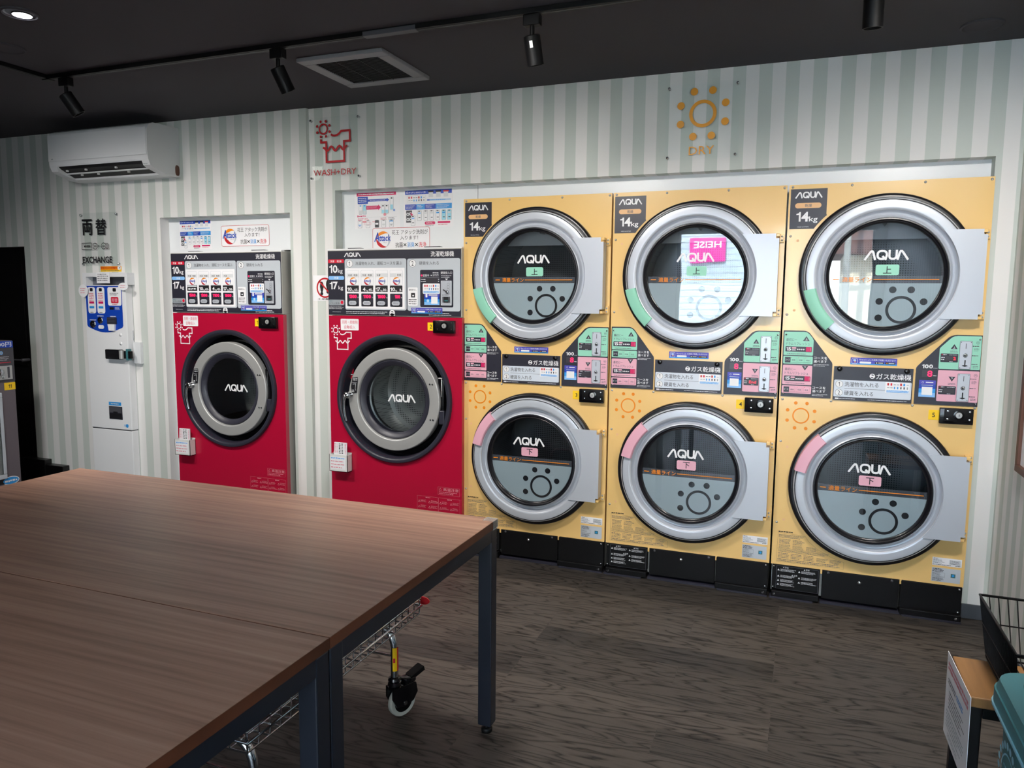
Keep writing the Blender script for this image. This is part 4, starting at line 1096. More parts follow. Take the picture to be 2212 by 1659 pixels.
def leaflet_box(x0, num):
    where = 'washer numbered %s' % num
    mb = MB(); a, b, c, e = .02, .141, -.05, -.0022; z0, z1 = .400, .498; w = .003
    for q in ((a, b, c, c+w, z0, z1), (a, b, e-w, e, z0, z1+.008), (a, a+w, c, e, z0, z1), (b-w, b, c, e, z0, z1), (a, b, c, e, z0, z0+w)): mb.box(*q, 'offwhite')
    y = c-E; mb.rect(a+.008, z0+.012, b-.012, z1-.012, y, 'paper'); mb.micro(a+.012, z1-.026, b-.018, z1-.014, 1, y-E, 'skyblue', 3, .8, 0); mb.micro(a+.012, z0+.016, b-.018, z1-.03, 3, y-E, 'redprint', 4, .35, .3)
    o = obj('leaflet_box', mb, None, loc=(x0, WY, 0)); tag(o, 'small white leaflet box fixed low on the red '+where, 'leaflet box', 'leaflet boxes on the washers')
    mb = MB(); yy = -.026
    mb.slab([(.036, .408), (.124, .408), (.127, .566), (.044, .566)], yy-.006, yy, 'paper'); y = yy-.006-E
    mb.micro(.045, .50, .056, .56, 8, y, 'redprint', 2, .5, 0); mb.micro(.074, .50, .086, .562, 7, y, 'ink', 5, .6, 0); mb.micro(.092, .50, .102, .562, 7, y, 'ink', 6, .6, 0); mb.micro(.113, .50, .122, .56, 9, y, 'magenta', 8, .4, 0); mb.micro(.06, .50, .068, .56, 8, y, 'redprint', 9, .4, 0)
    o = obj('leaflet', mb, None, loc=(x0, WY, 0)); tag(o, 'white leaflets standing in the box on the '+where, 'leaflet', 'leaflets in the boxes')
leaflet_box(WX1, '1'); leaflet_box(WX2, '2')

# ================================================================== wall posters and signs
def guide_poster(x0, z0, x1, z1, y, label):
    mb = MB(); w, h = x1-x0, z1-z0
    mb.box(x0, x1, y-.0008, y-.0001, z0, z1, 'paper'); y = y-.0008-E
    def X(a): return x0+w*a
    def Z(b): return z0+h*b
    mb.rect(X(.03), Z(.88), X(.97), Z(.99), y, 'blue'); mb.text('アプリの使い方', X(.1), Z(.905), X(.45), Z(.955), y-E, 'white', .01); mb.ring(X(.075), Z(.935), h*.018, h*.028, y-E, 'softgrey', n=12)
    for k, c in enumerate(('ink', 'ink', 'crimson')): mb.rect(X(.5+.15*k), Z(.92), X(.61+.15*k), Z(.96), y-E, c); mb.rect(X(.51+.15*k), Z(.79), X(.60+.15*k), Z(.92), y-E, 'softgrey')
    mb.stroke(rrpts(X(.07), Z(.67), X(.45), Z(.85), h*.02), h*.004, y, 'lightgrey', True); pay_icons(mb, X(.09), Z(.68), X(.44), Z(.84), y-E)
    mb.rect(X(.47), Z(.70), X(.95), Z(.74), y, 'paleblue'); mb.rect(X(.48), Z(.705), X(.53), Z(.735), y-E, 'blue'); mb.micro(X(.54), Z(.705), X(.94), Z(.735), 1, y-E, 'lblue', 2)
    for a, b, c, s in ((.03, .26, 'blue', 1), (.26, .43, 'lblue', 2), (.43, .65, 'blue', 3), (.65, .97, 'lblue', 4)): mb.rect(X(a), Z(.48), X(b), Z(.62), y, c); mb.micro(X(a+.02), Z(.50), X(b-.02), Z(.60), 3, y-E, 'softgrey', s, .4, .4)
    mb.rect(X(.05), Z(.14), X(.17), Z(.46), y, 'darkgrey')
    for p in ((.085, .36), (.14, .37), (.085, .22), (.14, .22)): mb.ring(X(p[0]), Z(p[1]), h*.02, h*.045, y-E, 'softgrey', n=14)
    mb.poly([(X(.14), Z(.42)), (X(.2), Z(.33)), (X(.15), Z(.32))], y-2*E, 'magenta')
    for k, a in enumerate((.15, .28, .41, .53, .65, .77, .88)):
        zt = .45 if k else .32; mb.rr(X(a), Z(zt-.27), X(a+.085), Z(zt), h*.018, y-E, 'midgrey'); mb.rr(X(a+.006), Z(zt-.265), X(a+.079), Z(zt-.005), h*.015, y-2*E, 'paper' if k < 5 else 'cyan')
        mb.rect(X(a+.02), Z(zt-.03), X(a+.06), Z(zt-.012), y-3*E, 'ink'); mb.rect(X(a+.015), Z(zt-.09), X(a+.07), Z(zt-.055), y-3*E, ('skyblue', 'skyblue', 'softgrey', 'softgrey', 'lblue', 'lblue', 'softgrey')[k]); mb.rect(X(a+.025), Z(zt-.2), X(a+.065), Z(zt-.18), y-3*E, 'ink_soft')
    mb.rr(X(.43), Z(.07), X(.64), Z(.15), h*.035, y-E, 'magenta'); mb.micro(X(.46), Z(.08), X(.61), Z(.14), 2, y-2*E, 'softgrey', 5, .4); mb.rr(X(.69), Z(.10), X(.94), Z(.15), h*.02, y-E, 'magenta'); mb.micro(X(.44), Z(.02), X(.62), Z(.05), 1, y, 'midgrey', 7); mb.micro(X(.7), Z(.05), X(.9), Z(.08), 1, y, 'redprint', 8)
    return tag(obj('guide_poster', mb), label, 'poster', 'blue-headed payment guide posters')
guide_poster(-2.028, 1.682, -1.768, 1.862, .105, 'blue-headed white guide poster above the washer numbered 1')
guide_poster(-.425, 1.780, -.118, 1.985, .13, 'blue-headed white guide poster beside the dryers, above washer 2')

def steps_poster():
    x0, x1, z0, z1, y = -.745, -.45, 1.780, 1.985, .13
    mb = MB(); w, h = x1-x0, z1-z0; mb.box(x0, x1, y-.0008, y-.0001, z0, z1, 'paper'); y -= .0008+E
    def X(a): return x0+w*a
    def Z(b): return z0+h*b
    mb.rect(X(.05), Z(.90), X(.92), Z(.985), y, 'magenta'); mb.micro(X(.09), Z(.92), X(.87), Z(.965), 1, y-E, 'softgrey', 4, .8, 0)
    mb.rect(X(.07), Z(.69), X(.30), Z(.88), y, 'blue'); mb.micro(X(.09), Z(.72), X(.285), Z(.86), 3, y-E, 'softgrey', 6, .5, .1)
    mb.poly([(X(.30), Z(.745)), (X(.72), Z(.745)), (X(.72), Z(.72)), (X(.77), Z(.775)), (X(.72), Z(.83)), (X(.72), Z(.805)), (X(.30), Z(.805))], y, 'blue')
    mb.poly([(X(.26), Z(.53)), (X(.53), Z(.53)), (X(.53), Z(.50)), (X(.585), Z(.58)), (X(.53), Z(.66)), (X(.53), Z(.63)), (X(.26), Z(.63))], y, 'magenta'); mb.micro(X(.28), Z(.55), X(.52), Z(.61), 2, y-E, 'pink', 3, .4); mb.micro(X(.35), Z(.76), X(.7), Z(.79), 1, y-E, 'softgrey', 3)
    for a, zt, c in ((.1, .67, 'paper'), (.19, .67, 'cyan'), (.6, .65, 'paper'), (.68, .65, 'paper'), (.79, .85, 'cyan')):
        hh = .27 if a < .7 else .35; hh = .24 if .5 < a < .7 else hh
        mb.rr(X(a), Z(zt-hh), X(a+.075), Z(zt), h*.015, y-E, 'midgrey'); mb.rr(X(a+.005), Z(zt-hh+.005), X(a+.07), Z(zt-.005), h*.012, y-2*E, c if a < .75 else 'paper'); mb.rect(X(a+.01), Z(zt-hh+.01), X(a+.065), Z(zt-hh*.6), y-3*E, 'cyan' if a > .5 else 'softgrey'); mb.rect(X(a+.02), Z(zt-.05), X(a+.055), Z(zt-.02), y-3*E, 'lblue' if a < .2 else 'ink')
    mb.disc(X(.675), Z(.38), h*.04, y-3*E, 'redprint', 16); mb.disc(X(.88), Z(.49), h*.035, y-3*E, 'paleblue', 16); mb.disc(X(.88), Z(.49), h*.02, y-4*E, 'blue', 12)
    mb.rect(X(.06), Z(.33), X(.08), Z(.38), y, 'magenta'); mb.micro(X(.085), Z(.335), X(.25), Z(.375), 1, y, 'magenta', 5, .7, 0); mb.rect(X(.06), Z(.315), X(.93), Z(.319), y, 'lightgrey')
    for a, s, m in ((.07, 1, 'magenta'), (.22, 2, 'redprint'), (.58, 3, 'crimson'), (.75, 4, 'ink')): mb.micro(X(a), Z(.235), X(a+.14), Z(.3), 2, y, m, s, .5, .5)
    for k, a in enumerate((.07, .25, .45, .6, .77)):
        mb.rr(X(a), Z(.03), X(a+.095), Z(.235), h*.02, y-E, 'midgrey'); mb.rr(X(a+.006), Z(.035), X(a+.089), Z(.23), h*.017, y-2*E, 'darkgrey' if k == 2 else 'paper'); mb.rect(X(a+.025), Z(.215), X(a+.07), Z(.228), y-3*E, 'ink')
        mb.rect(X(a+.015), Z(.09 if k != 2 else .11), X(a+.08), Z(.13 if k != 2 else .16), y-3*E, ('paleblue', 'softgrey', 'paper', 'softgrey', 'softgrey')[k]); mb.rect(X(a+.03), Z(.08), X(a+.065), Z(.095), y-4*E, ('blue', 'softgrey', 'ink', 'softgrey', 'ink')[k])
    mb.rect(X(.18), Z(.185), X(.27), Z(.205), y-4*E, 'redsat'); mb.stroke(rrpts(X(.22), Z(.115), X(.37), Z(.17), h*.01), h*.006, y-5*E, 'redprint', True); mb.rect(X(.40), Z(.185), X(.46), Z(.195), y-4*E, 'redsat'); mb.rect(X(.775), Z(.185), X(.86), Z(.21), y-4*E, 'lblue')
    tag(obj('steps_poster', mb), 'white poster with a crimson heading and phone steps above washer 2', 'poster')
steps_poster()

def detergent_sign(x0, z0, x1, z1, y, label):
    mb = MB(); w, h = x1-x0, z1-z0; mb.slab(rrpts(x0, z0, x1, z1, .012), y-.0015, y-.0001, 'paper'); y -= .0015+E
    mb.stroke(rrpts(x0+.001, z0+.001, x1-.001, z1-.001, .012), .0022, y, 'crimson', True)
    def X(a): return x0+w*a
    def Z(b): return z0+h*b
    cx, cz, r = X(.19), Z(.47), h*.38
    mb.crescent(cx, cz, r, r*.38, 45, 175, y, 'orange'); mb.crescent(cx, cz, r*.98, r*.42, 165, 300, y, 'crimson'); mb.crescent(cx, cz, r, r*.25, 290, 415, y, 'lightgrey')
    mb.text('A', X(.03), Z(.38), X(.125), Z(.80), y-E, 'blue', .015, .12); mb.text('ttack', X(.12), Z(.40), X(.325), Z(.70), y-E, 'blue', .02, .04); mb.text('アタック', X(.19), Z(.30), X(.26), Z(.36), y-E, 'ink_soft', 0)
    mb.text('花王 アタック洗剤が', X(.345), Z(.68), X(.965), Z(.89), y, 'ink', 0); mb.text('入ります！', X(.49), Z(.44), X(.80), Z(.63), y, 'ink', 0)
    for s, a, b, m in (('抗菌', .405, .535, 'ink'), ('×', .545, .60, 'ink'), ('消臭', .61, .735, 'lblue'), ('×', .745, .80, 'ink'), ('洗浄', .81, .94, 'redsat')): mb.text(s, X(a), Z(.10 if s != '×' else .14), X(b), Z(.33 if s != '×' else .29), y, m, .003)
    return tag(obj('detergent_sign', mb), label, 'sign', 'detergent notices above the washers')
detergent_sign(-1.693, 1.696, -1.330, 1.822, .105, 'rounded detergent notice with red border above washer 1')
detergent_sign(-.628, 1.660, -.262, 1.783, .13, 'rounded detergent notice with red border above washer 2')

def acrylic(name, x0, z0, x1, z1, ywall, label, fn):
    t = thing(name, label, 'sign', (x0, ywall-.008, z0), group='clear acrylic wall signs')
    w, h = x1-x0, z1-z0
    obj('clear_plate', MB().box(0, w, -.004, 0, 0, h, ACRYLIC, .0008, 1), t)
    for nm, f in fn.items():
        mb = MB(); f(mb, -.0048); obj(nm, mb, t)
    for x in (.012, w-.012):
        for z in (.013, h-.013):
            q = MB(); q.lathe(x, z, [(.0065, .008), (.0065, .0001)], 'steel', 12); q.lathe(x, z, [(.0065, -.0041), (.006, -.008), (.0001, -.0095)], 'chrome', 14); obj('standoff', q, t)
acrylic('wash_and_dry_sign', -.991, 2.052, -.652, 2.398, YW_R, 'clear acrylic sign with a red shirt emblem reading WASH+DRY',
        {'shirt_emblem': lambda mb, y: shirt_icon(mb, -.003, -.052, 1.0, y, 'crimson', .0115), 'lettering': lambda mb, y: mb.text('WASH+DRY', .028, .025, .312, .0585, y, 'crimson', .0)})
acrylic('dry_sign', 1.036, 2.050, 1.371, 2.394, YW_R, 'clear acrylic sign with an amber sun reading DRY',
        {'sun_emblem': lambda mb, y: sun_icon(mb, .171, .2055, .0625, .0155, .110, .0175, y, 'amber'), 'lettering': lambda mb, y: mb.text('DRY', .112, .02, .228, .058, y, 'amber', .0)})
def f_money(mb, y):
    mb.stroke(rrpts(.012, .107, .102, .149, .004), .0035, y, 'ink', True); mb.text('¥1000', .03, .12, .088, .137, y, 'ink', .03)
    mb.ring(.131, .128, .018, .0215, y, 'ink', n=24); mb.text('500', .119, .122, .143, .134, y, 'ink', .02); mb.poly([(.160, .134), (.160, .122), (.171, .128)], y, 'ink')
    for k in range(3): mb.ring(.206+.012*k, .128, .018, .0215, y, 'ink', n=24, a0=-180 if k == 0 else -70, a1=180 if k == 0 else 70)
    mb.text('100', .193, .122, .219, .134, y, 'ink', .02)
acrylic('exchange_sign', -2.795, 1.582, -2.458, 1.925, YW_L, 'clear acrylic sign reading EXCHANGE in black above the change machine',
        {'kanji_lettering': lambda mb, y: mb.text('両', .022, .199, .112, .303, y, 'ink', .03).text('替', .143, .199, .238, .303, y, 'ink', .03), 'money_emblem': f_money, 'lettering': lambda mb, y: mb.text('EXCHANGE', .012, .018, .275, .061, y, 'ink', .02)})

mb = MB(); x0, z0 = -.990, 1.368; y = YW_R-.0012
mb.box(x0, x0+.165, YW_R-.0012, YW_R-.0001, z0, z0+.148, 'paper'); c = (.082+x0, .076+z0)
for dx, dz in ((-.022, -.004), (.020, .006)):
    mb.poly([(c[0]+dx+.013*math.cos(a)*(1 if math.sin(a) > -.2 else .8), c[1]+dz+.008+.032*math.sin(a)) for a in [2*PI*i/24 for i in range(24)]], y-E, 'ink'); mb.disc(c[0]+dx-.001, c[1]+dz-.030, .010, y-E, 'ink', 14)
mb.ring(c[0], c[1], .049, .058, y-2*E, 'crimson', n=48); mb.stroke([(c[0]-.038, c[1]+.038), (c[0]+.038, c[1]-.038)], .0085, y-2*E, 'crimson'); mb.text('土足厳禁', x0+.03, z0+.006, x0+.135, z0+.0165, y-E, 'ink', .015)
tag(obj('no_shoes_sign', mb), 'white no-shoes sign with a red ring half hidden beside washer 2', 'sign')

# ================================================================== air conditioner
t = thing('air_conditioner', 'white wall-mounted air conditioner under the dark ceiling', 'air conditioner', (-2.745, YW_L, 2.115))
L, D = .81, .245
prof = [(0, .295), (-.195, .288), (-.228, .272), (-.243, .24), (-.246, .13), (-.240, .075)]
def extr(mb, pts, x0, x1, m, caps=None):
    n = len(pts); vs = [(x0, y, z) for y, z in pts]+[(x1, y, z) for y, z in pts]
    mb.add(vs, [(i, i+1, n+i+1, n+i) for i in range(n-1)], m)
    if caps: mb.add(vs[:n], [tuple(range(n))], caps); mb.add(vs[n:], [tuple(range(n))[::-1]], caps)
mb = MB(); low = [(-.240, .075), (-.225, .040), (-.205, .030), (-.105, .002), (-.06, 0), (0, 0)]
slot_in = [(-.232, .058), (-.18, .066), (-.10, .045), (-.105, .002)]
# casing: ends and middle with the air outlet cut out of the lower front
for a, b in ((0, .055), (L-.055, L)): extr(mb, prof+low, a, b, 'acwhite', 'acshade')
extr(mb, prof+[(-.236, .066), (-.225, .070)], .055, L-.055, 'acwhite'); extr(mb, [(-.112, .014), (-.107, .003), (-.06, 0), (0, 0)], .055, L-.055, 'acwhite')
extr(mb, [(-.225, .070), (-.205, .055), (-.112, .014)], .055, L-.055, 'ink')
obj('casing', mb, t)
mb = MB(); mb.box(.004, L-.004, -.2495, -.2465, .098, .255, 'acwhite', .001); mb.rect(.03, .108, .045, .113, -.2500, 'midgrey'); obj('front_panel', mb, t)
mb = MB(); extr(mb, [(-.172, .0325), (-.172, .0365), (-.163, .0325), (-.163, .0285), (-.172, .0325)], .055, L-.055, 'acwhite', 'acwhite')
for x, u in ((.09, 0), (.25, 0), (.50, 0), (.16, 1), (.30, 1), (.55, 1)):
    y0, z0 = ((-.196, .0445), (-.150, .0235))[u]; mb.box(x, x+.012, y0-.006, y0+.006, z0-.004, z0+.007, 'acshade', .001)
obj('louvre', mb, t)
mb = MB(); mb.rr(0, 0, 1, 1, .35, 0, 'brownframe'); mb.v = [(L+.0008, -.004-.034*a, .008+.062*b) for a, _, b in mb.v]
obj('pipe_knockout', mb, t); mb = MB()
mb.micro(L-.05, .035, L-.012, .07, 4, -.2485, 'midgrey', 3, .4); mb.v = [(x, y+.018, z) for x, y, z in mb.v]; obj('indicator_print', mb, t)

# ================================================================== change machine
t = thing('change_machine', 'tall white coin change machine with a blue panel', 'change machine', (-2.795, -.02, 0))
mb = MB(); mb.box(.062, .424, 0, .054, .512, 1.456, 'white', .004); mb.box(.064, .422, .002, .054, .001, .506, 'white', .004); mb.box(.07, .416, .004, .054, .505, .513, 'darkgrey'); obj('cabinet', mb, t)
mb = MB()
for q in ((.057, .447, 1.509, 1.535), (.057, .087, 1.4575, 1.509), (.425, .447, 1.4575, 1.509)): mb.box(q[0], q[1], -.004, .054, q[2], q[3], 'acwhite', .001)
mb.box(.087, .425, .048, .0535, 1.4575, 1.509, 'silverdark'); obj('hood', mb, t)
mb = MB(); y = -.0015; pts = [(.076, 1.451), (.076, 1.195), (.084, 1.183)]+[(.084+.30*i/14, 1.183-.034*math.sin(PI*i/14)) for i in range(1, 14)]+[(.384, 1.183), (.392, 1.195), (.392, 1.451)]
mb.slab(pts, y, -.0002, 'blue'); y -= E
for a in (.094, .175):
    mb.rr(a, 1.272, a+.069, 1.443, .016, y, 'paper'); mb.rr(a+.022, 1.415, a+.048, 1.437, .006, y-E, 'ink'); mb.micro(a+.012, 1.352, a+.055, 1.406, 5, y-E, 'redprint', int(a*100), .7, .1); mb.rect(a+.012, 1.336, a+.055, 1.350, y-E, 'magenta'); mb.rect(a+.012, 1.304, a+.054, 1.319, y-E, 'lblue'); mb.micro(a+.018, 1.276, a+.045, 1.281, 1, y-E, 'ink', 2, .8, 0)
mb.rr(.271, 1.324, .392-.004, 1.443, .014, y, 'paper'); mb.rr(.317, 1.414, .346, 1.437, .006, y-E, 'ink'); mb.micro(.29, 1.388, .37, 1.408, 2, y-E, 'ink_soft', 4, .5); mb.rr(.298, 1.340, .364, 1.379, .008, y-E, 'redsat'); mb.text('両替', .305, 1.347, .356, 1.372, y-2*E, 'pink', .01); mb.micro(.31, 1.328, .352, 1.334, 1, y-E, 'crimson', 3, .8, 0)
mb.rect(.282, 1.298, .320, 1.314, y, 'ink'); mb.micro(.33, 1.295, .375, 1.317, 3, y, 'softgrey', 6, .4); mb.micro(.282, 1.250, .335, 1.258, 1, y, 'softgrey', 7, .8, 0); mb.micro(.17, 1.252, .225, 1.260, 1, y, 'softgrey', 8, .8, 0); mb.micro(.1, 1.225, .16, 1.233, 1, y, 'softgrey', 9, .8, 0)
p = obj('blue_panel', mb, t, 'blue front panel with curved bottom')
mb = MB(); mb.box(.262, .341, -.012, -.001, 1.204, 1.249, 'charcoal_plastic', .004)
for k in range(4): mb.rect(.268, 1.209+.01*k, .335, 1.212+.01*k, -.0126, 'silverdark')
obj('note_slot', mb, p)
mb = MB(); mb.slab([(.270, 1.204), (.332, 1.204), (.324, 1.162), (.278, 1.162)], -.014, -.0015, 'paper'); obj('note_tray', mb, p)
for x, z, r in ((.130, 1.201, .024), (.197, 1.228, .022)): mb = MB(); mb.lathe(x, z, [(r, -.0015), (r*.95, -.008), (r*.3, -.003), (.0001, -.003)], 'chrome', 24); obj('coin_knob', mb, p)
mb = MB(); mb.rslab(.176, 1.172, .225, 1.196, .011, -.004, -.0022, 'paper'); obj('return_label', mb, p)
[obj('key_cap', MB().lathe(.366, z, [(.011, -.0002), (.010, -.004), (.0001, -.006)], 'white', 18), t) for z in (1.137, 1.080)]
mb = MB(); mb.box(.258, .385, -.035, -.0005, .978, 1.042, 'blackgloss', .006); mb.box(.385, .47, -.028, -.006, .986, 1.034, 'black', .003); mb.tube([(.40, -.03, .984), (.40, -.03, 1.038)], .016, 'steel', 16); mb.box(.435, .452, -.03, .0, .975, 1.048, 'tealdark', .002); obj('lock_hasp', mb, t, 'black and steel lock hasp')
mb = MB(); mb.box(.435, .495, .03, .0545, .95, 1.09, 'acwhite', .002); mb.box(.440, .443, .0285, .031, 1.10, 1.165, 'midgrey'); obj('lock_plate', mb, t)
mb = MB(); mb.box(.231, .347, -.003, .002, .578, .664, 'charcoal_plastic', .002); mb.rect(.236, .622, .342, .66, -.0036, 'darkgrey'); mb.rect(.236, .582, .342, .618, -.0036, 'ink'); mb.rr(.27, .605, .31, .63, .005, -.0044, 'ink'); obj('coin_return', mb, t)
mb = MB(); mb.rect(.231, .670, .340, .692, -.001, 'lblue'); mb.micro(.25, .675, .32, .686, 1, -.0018, 'softgrey', 3, .8, 0); mb.disc(.384, .540, .012, -.001, 'lblue', 16); mb.disc(.366, .541, .009, -.001, 'paleblue', 14); obj('sticker', mb, t)
mb = MB(); mb.box(.187, .300, -.0065, -.005, 1.468, 1.538, 'paper'); mb.micro(.195, 1.48, .292, 1.532, 4, -.0072, 'ink_soft', 5, .4); mb.box(.187, .3, -.0062, -.004, 1.53, 1.5375, 'paper'); tag(obj('paper_note', mb, None, loc=(-2.795, -.02, 0)), 'white printed paper note taped on top of the change machine', 'note')
for cx, cz, rx, rz, nm in ((.072, 1.419, .041, .041, 'round white sticker at the left edge of the blue change panel'), (.424, 1.447, .042, .024, 'oval white sticker at the right edge of the blue change panel')):
    mb = MB(); pts = [(cx+rx*math.cos(2*PI*i/32), cz+rz*math.sin(2*PI*i/32)) for i in range(32)]; mb.slab(pts, -.016, -.0135, 'paper'); mb.micro(cx-rx*.6, cz-rz*.5, cx+rx*.6, cz+rz*.5, 3 if rz > .03 else 2, -.0168, 'redprint', int(cx*100), .4, .2)
    mb.box(cx-.01, cx+.01, -.0135, -.0028 if cx < .3 else .0, cz-.01, cz+.01, 'paper')
    tag(obj('round_sticker', mb, None, loc=(-2.795, -.02, 0)), nm, 'sticker', 'white stickers on the change machine')
mb = MB(); mb.box(.156, .338, -.0015, -.0001, 0, .035, 'label_yellow'); mb.rect(.156, .012, .338, .035, -.0022, 'orange'); mb.text('防犯カメラ作動中', .162, .016, .302, .031, -.003, 'crimson', .02); mb.micro(.162, .002, .33, .010, 1, -.0022, 'ink_soft', 3); mb.rr(.308, .012, .336, .033, .006, -.003, 'white'); mb.disc(.327, .024, .004, -.0036, 'ink', 10)
tag(obj('camera_notice', mb, None, loc=(-2.795, YW_L, 1.5445)), 'small orange camera notice strip below the exchange sign', 'sign')

# ================================================================== work tables
TH = .70
def work_table(x0, x1, y0, y1, label, cap):
    t = thing('work_table', label, 'table', (x0, y0, 0), group='long walnut work tables side by side')
    w, d = x1-x0, y1-y0
    mb = MB(); z0, z1 = TH-.0245, TH; e = .0012
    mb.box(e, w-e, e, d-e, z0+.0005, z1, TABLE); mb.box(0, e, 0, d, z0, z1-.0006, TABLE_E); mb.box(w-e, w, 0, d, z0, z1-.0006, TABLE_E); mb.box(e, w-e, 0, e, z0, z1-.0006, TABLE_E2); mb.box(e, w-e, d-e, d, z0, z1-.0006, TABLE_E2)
    obj('tabletop', mb, t)
    mb = MB(); a = .045; h = .040
    mb.box(a, w-a, .002, .03, TH-.0245-h, TH-.0248, 'steelblue'); mb.box(a, w-a, d-.03, d-.002, TH-.0245-h, TH-.0248, 'steelblue'); mb.box(.002, .03, a, d-a, TH-.0245-h, TH-.0248, 'steelblue'); mb.box(w-.03, w-.002, a, d-a, TH-.0245-h, TH-.0248, 'steelblue')
    obj('apron', mb, t)
    for i in (0, 1):
        for j in (0, 1):
            x = .001 if not i else w-.046; y = .001 if not j else d-.046
            l = obj('leg', MB().box(x, x+.045, y, y+.045, .028, TH-.0247, 'steelblue', .003), t)
            f = MB(); f.lathe(0, 0, [(.0001, 0), (.017, 0), (.018, .004), (.018, .012), (.012, .016), (.008, .017), (.008, .03)], 'black', 20)
            f.v = [(x+.0225+p, y+.0225+r, q) for p, q, r in f.v]; obj('foot', f, l)
    if cap:
        mb = MB(); q = .0015
        mb.box(w-.036, w+q, d-.036, d+q, TH, TH+q, 'clear_cap'); mb.box(w, w+q, d-.036, d+q, TH-.028, TH, 'clear_cap'); mb.box(w-.036, w, d, d+q, TH-.028, TH, 'clear_cap')
        obj('corner_guard', mb, t, 'clear plastic corner guard')
TX0, TX1, TY = -.985, .823, -1.517
work_table(TX0, TX1, TY-.9, TY, 'long walnut work table nearer the washers, with a clear corner guard', True)
work_table(TX0, TX1, TY-1.802, TY-.902, 'long walnut work table nearer the viewer, cut off by the lower edge', False)

# ================================================================== wire laundry cart under the tables
t = thing('laundry_cart', 'chrome wire laundry cart on casters pushed under the tables', 'cart', (0, 0, 0))
CX0, CX1, CY0, CY1, CZ0, CZ1 = -.02, .535, -2.34, -1.50, .334, .60
mb = MB(); r = .0027
n = 21
for i in range(n+1):
    y = CY0+(CY1-CY0)*i/n
    mb.tube([(CX1+.012, y, CZ1), (CX1, y, CZ0), (CX0, y, CZ0), (CX0-.012, y, CZ1)], r, 'chrome', 6)
for i in range(12):
    x = CX0+(CX1-CX0)*i/11
    mb.tube([(x, CY0-.012, CZ1), (x, CY0, CZ0+.001), (x, CY1, CZ0+.001), (x, CY1+.012, CZ1)], r, 'chrome', 6)
for k in range(1, 5):
    z = CZ0+(CZ1-CZ0)*k/5; o_ = .012*k/5
    mb.tube([(CX0-o_, CY0-o_, z), (CX1+o_, CY0-o_, z), (CX1+o_, CY1+o_, z), (CX0-o_, CY1+o_, z)], r, 'chrome', 6, closed=True)
mb.tube([(CX0-.012, CY0-.012, CZ1), (CX1+.012, CY0-.012, CZ1), (CX1+.012, CY1+.012, CZ1), (CX0-.012, CY1+.012, CZ1)], .005, 'chrome', 8, closed=True)
ez = .0055
mb.tube([(CX0-ez, CY0-ez, CZ0+.028), (CX1+ez, CY0-ez, CZ0+.028), (CX1+ez, CY1+ez, CZ0+.028), (CX0-ez, CY1+ez, CZ0+.028)], .0042, 'chrome', 8, closed=True)
obj('basket', mb, t)
mb = MB(); LX0, LX1 = .03, .487
for y in (-1.585, -2.265):
    pts = [(LX0, y, .135)]+[(LX0+.07-.07*math.cos(math.radians(a)), y, 0.245+.07*math.sin(math.radians(a))) for a in range(0, 91, 15)]+[(LX1-.07+.07*math.sin(math.radians(a)), y, 0.245+.07*math.cos(math.radians(a))) for a in range(0, 91, 15)]+[(LX1, y, .135)]
    mb.tube(pts, .0125, 'chrome', 16); mb.tube([(LX0, y, .215), (LX1, y, .215)], .004, 'chrome', 8)
for x in (.12, .40): mb.tube([(x, -2.265, .322), (x, -1.585, .322)], .007, 'chrome', 10)
fr = obj('frame', mb, t)
mb = MB(); mb.lathe(0, 0, [(.0131, -.08), (.0131, 0)], 'label_yellow', 16, 20, 90); mb.lathe(0, 0, [(.01305, -.08), (.01305, 0)], 'redsat', 16, 90, 130); mb.lathe(0, 0, [(.0132, -.05), (.0132, -.035)], 'redsat', 6, 30, 60)
mb.v = [(LX1+a*math.cos(-1.9)-c*math.sin(-1.9), -1.585+a*math.sin(-1.9)+c*math.cos(-1.9), .248+b) for a, b, c in mb.v]; obj('warning_sticker', mb, fr, 'yellow and red sticker on the tube')
for x in (LX0, LX1):
    for y in (-1.585, -2.265):
        mb = MB(); yaw = 1.13
        mb.lathe(0, 0, [(.016, .100), (.022, .105), (.023, .112), (.019, .114), (.023, .118), (.022, .128), (.018, .131), (.022, .135), (.019, .143), (.013, .146)], 'blackgloss', 20)
        mb.v = [(a, c, b) for a, b, c in mb.v]
        [mb.slab([(-.02, .075), (-.005, .045), (.028, .038), (.062, .05), (.078, .075), (.072, .108), (-.02, .112)], ya, yb, 'blackgloss') for ya, yb in ((-.022, -.014), (.014, .022))]; mb.box(-.018, .066, -.0205, .0205, .1035, .113, 'blackgloss', .004); mb.box(.03, .075, -.02, .02, .110, .128, 'blackgloss', .006); mb.slab([(.06, .118), (.112, .136), (.108, .15), (.056, .130)], -.017, .017, 'black')
        w = MB(); c0 = (.028, .051); w.lathe(*c0, [(.012, -.012), (.032, -.0125), (.035, -.011)], 'black', 32); w.lathe(*c0, [(.035, -.011), (.047, -.0115), (.0505, -.007), (.0505, .007), (.047, .0115), (.035, .011)], 'tyre', 40); w.lathe(*c0, [(.035, .011), (.032, .0125), (.012, .012)], 'black', 32)
        w.lathe(*c0, [(.007, -.0235), (.007, .0235)], 'chrome', 12); w.disc(*c0, .007, -.0236, 'chrome', 12)
        R2 = Matrix.Rotation(yaw, 4, 'Z')
        for q in (mb, w): q.v = [tuple(R2 @ Vector(v)+Vector((x, y, 0))) for v in q.v]
        cst = obj('caster', mb, t, fix=True); obj('wheel', w, cst, fix=True)
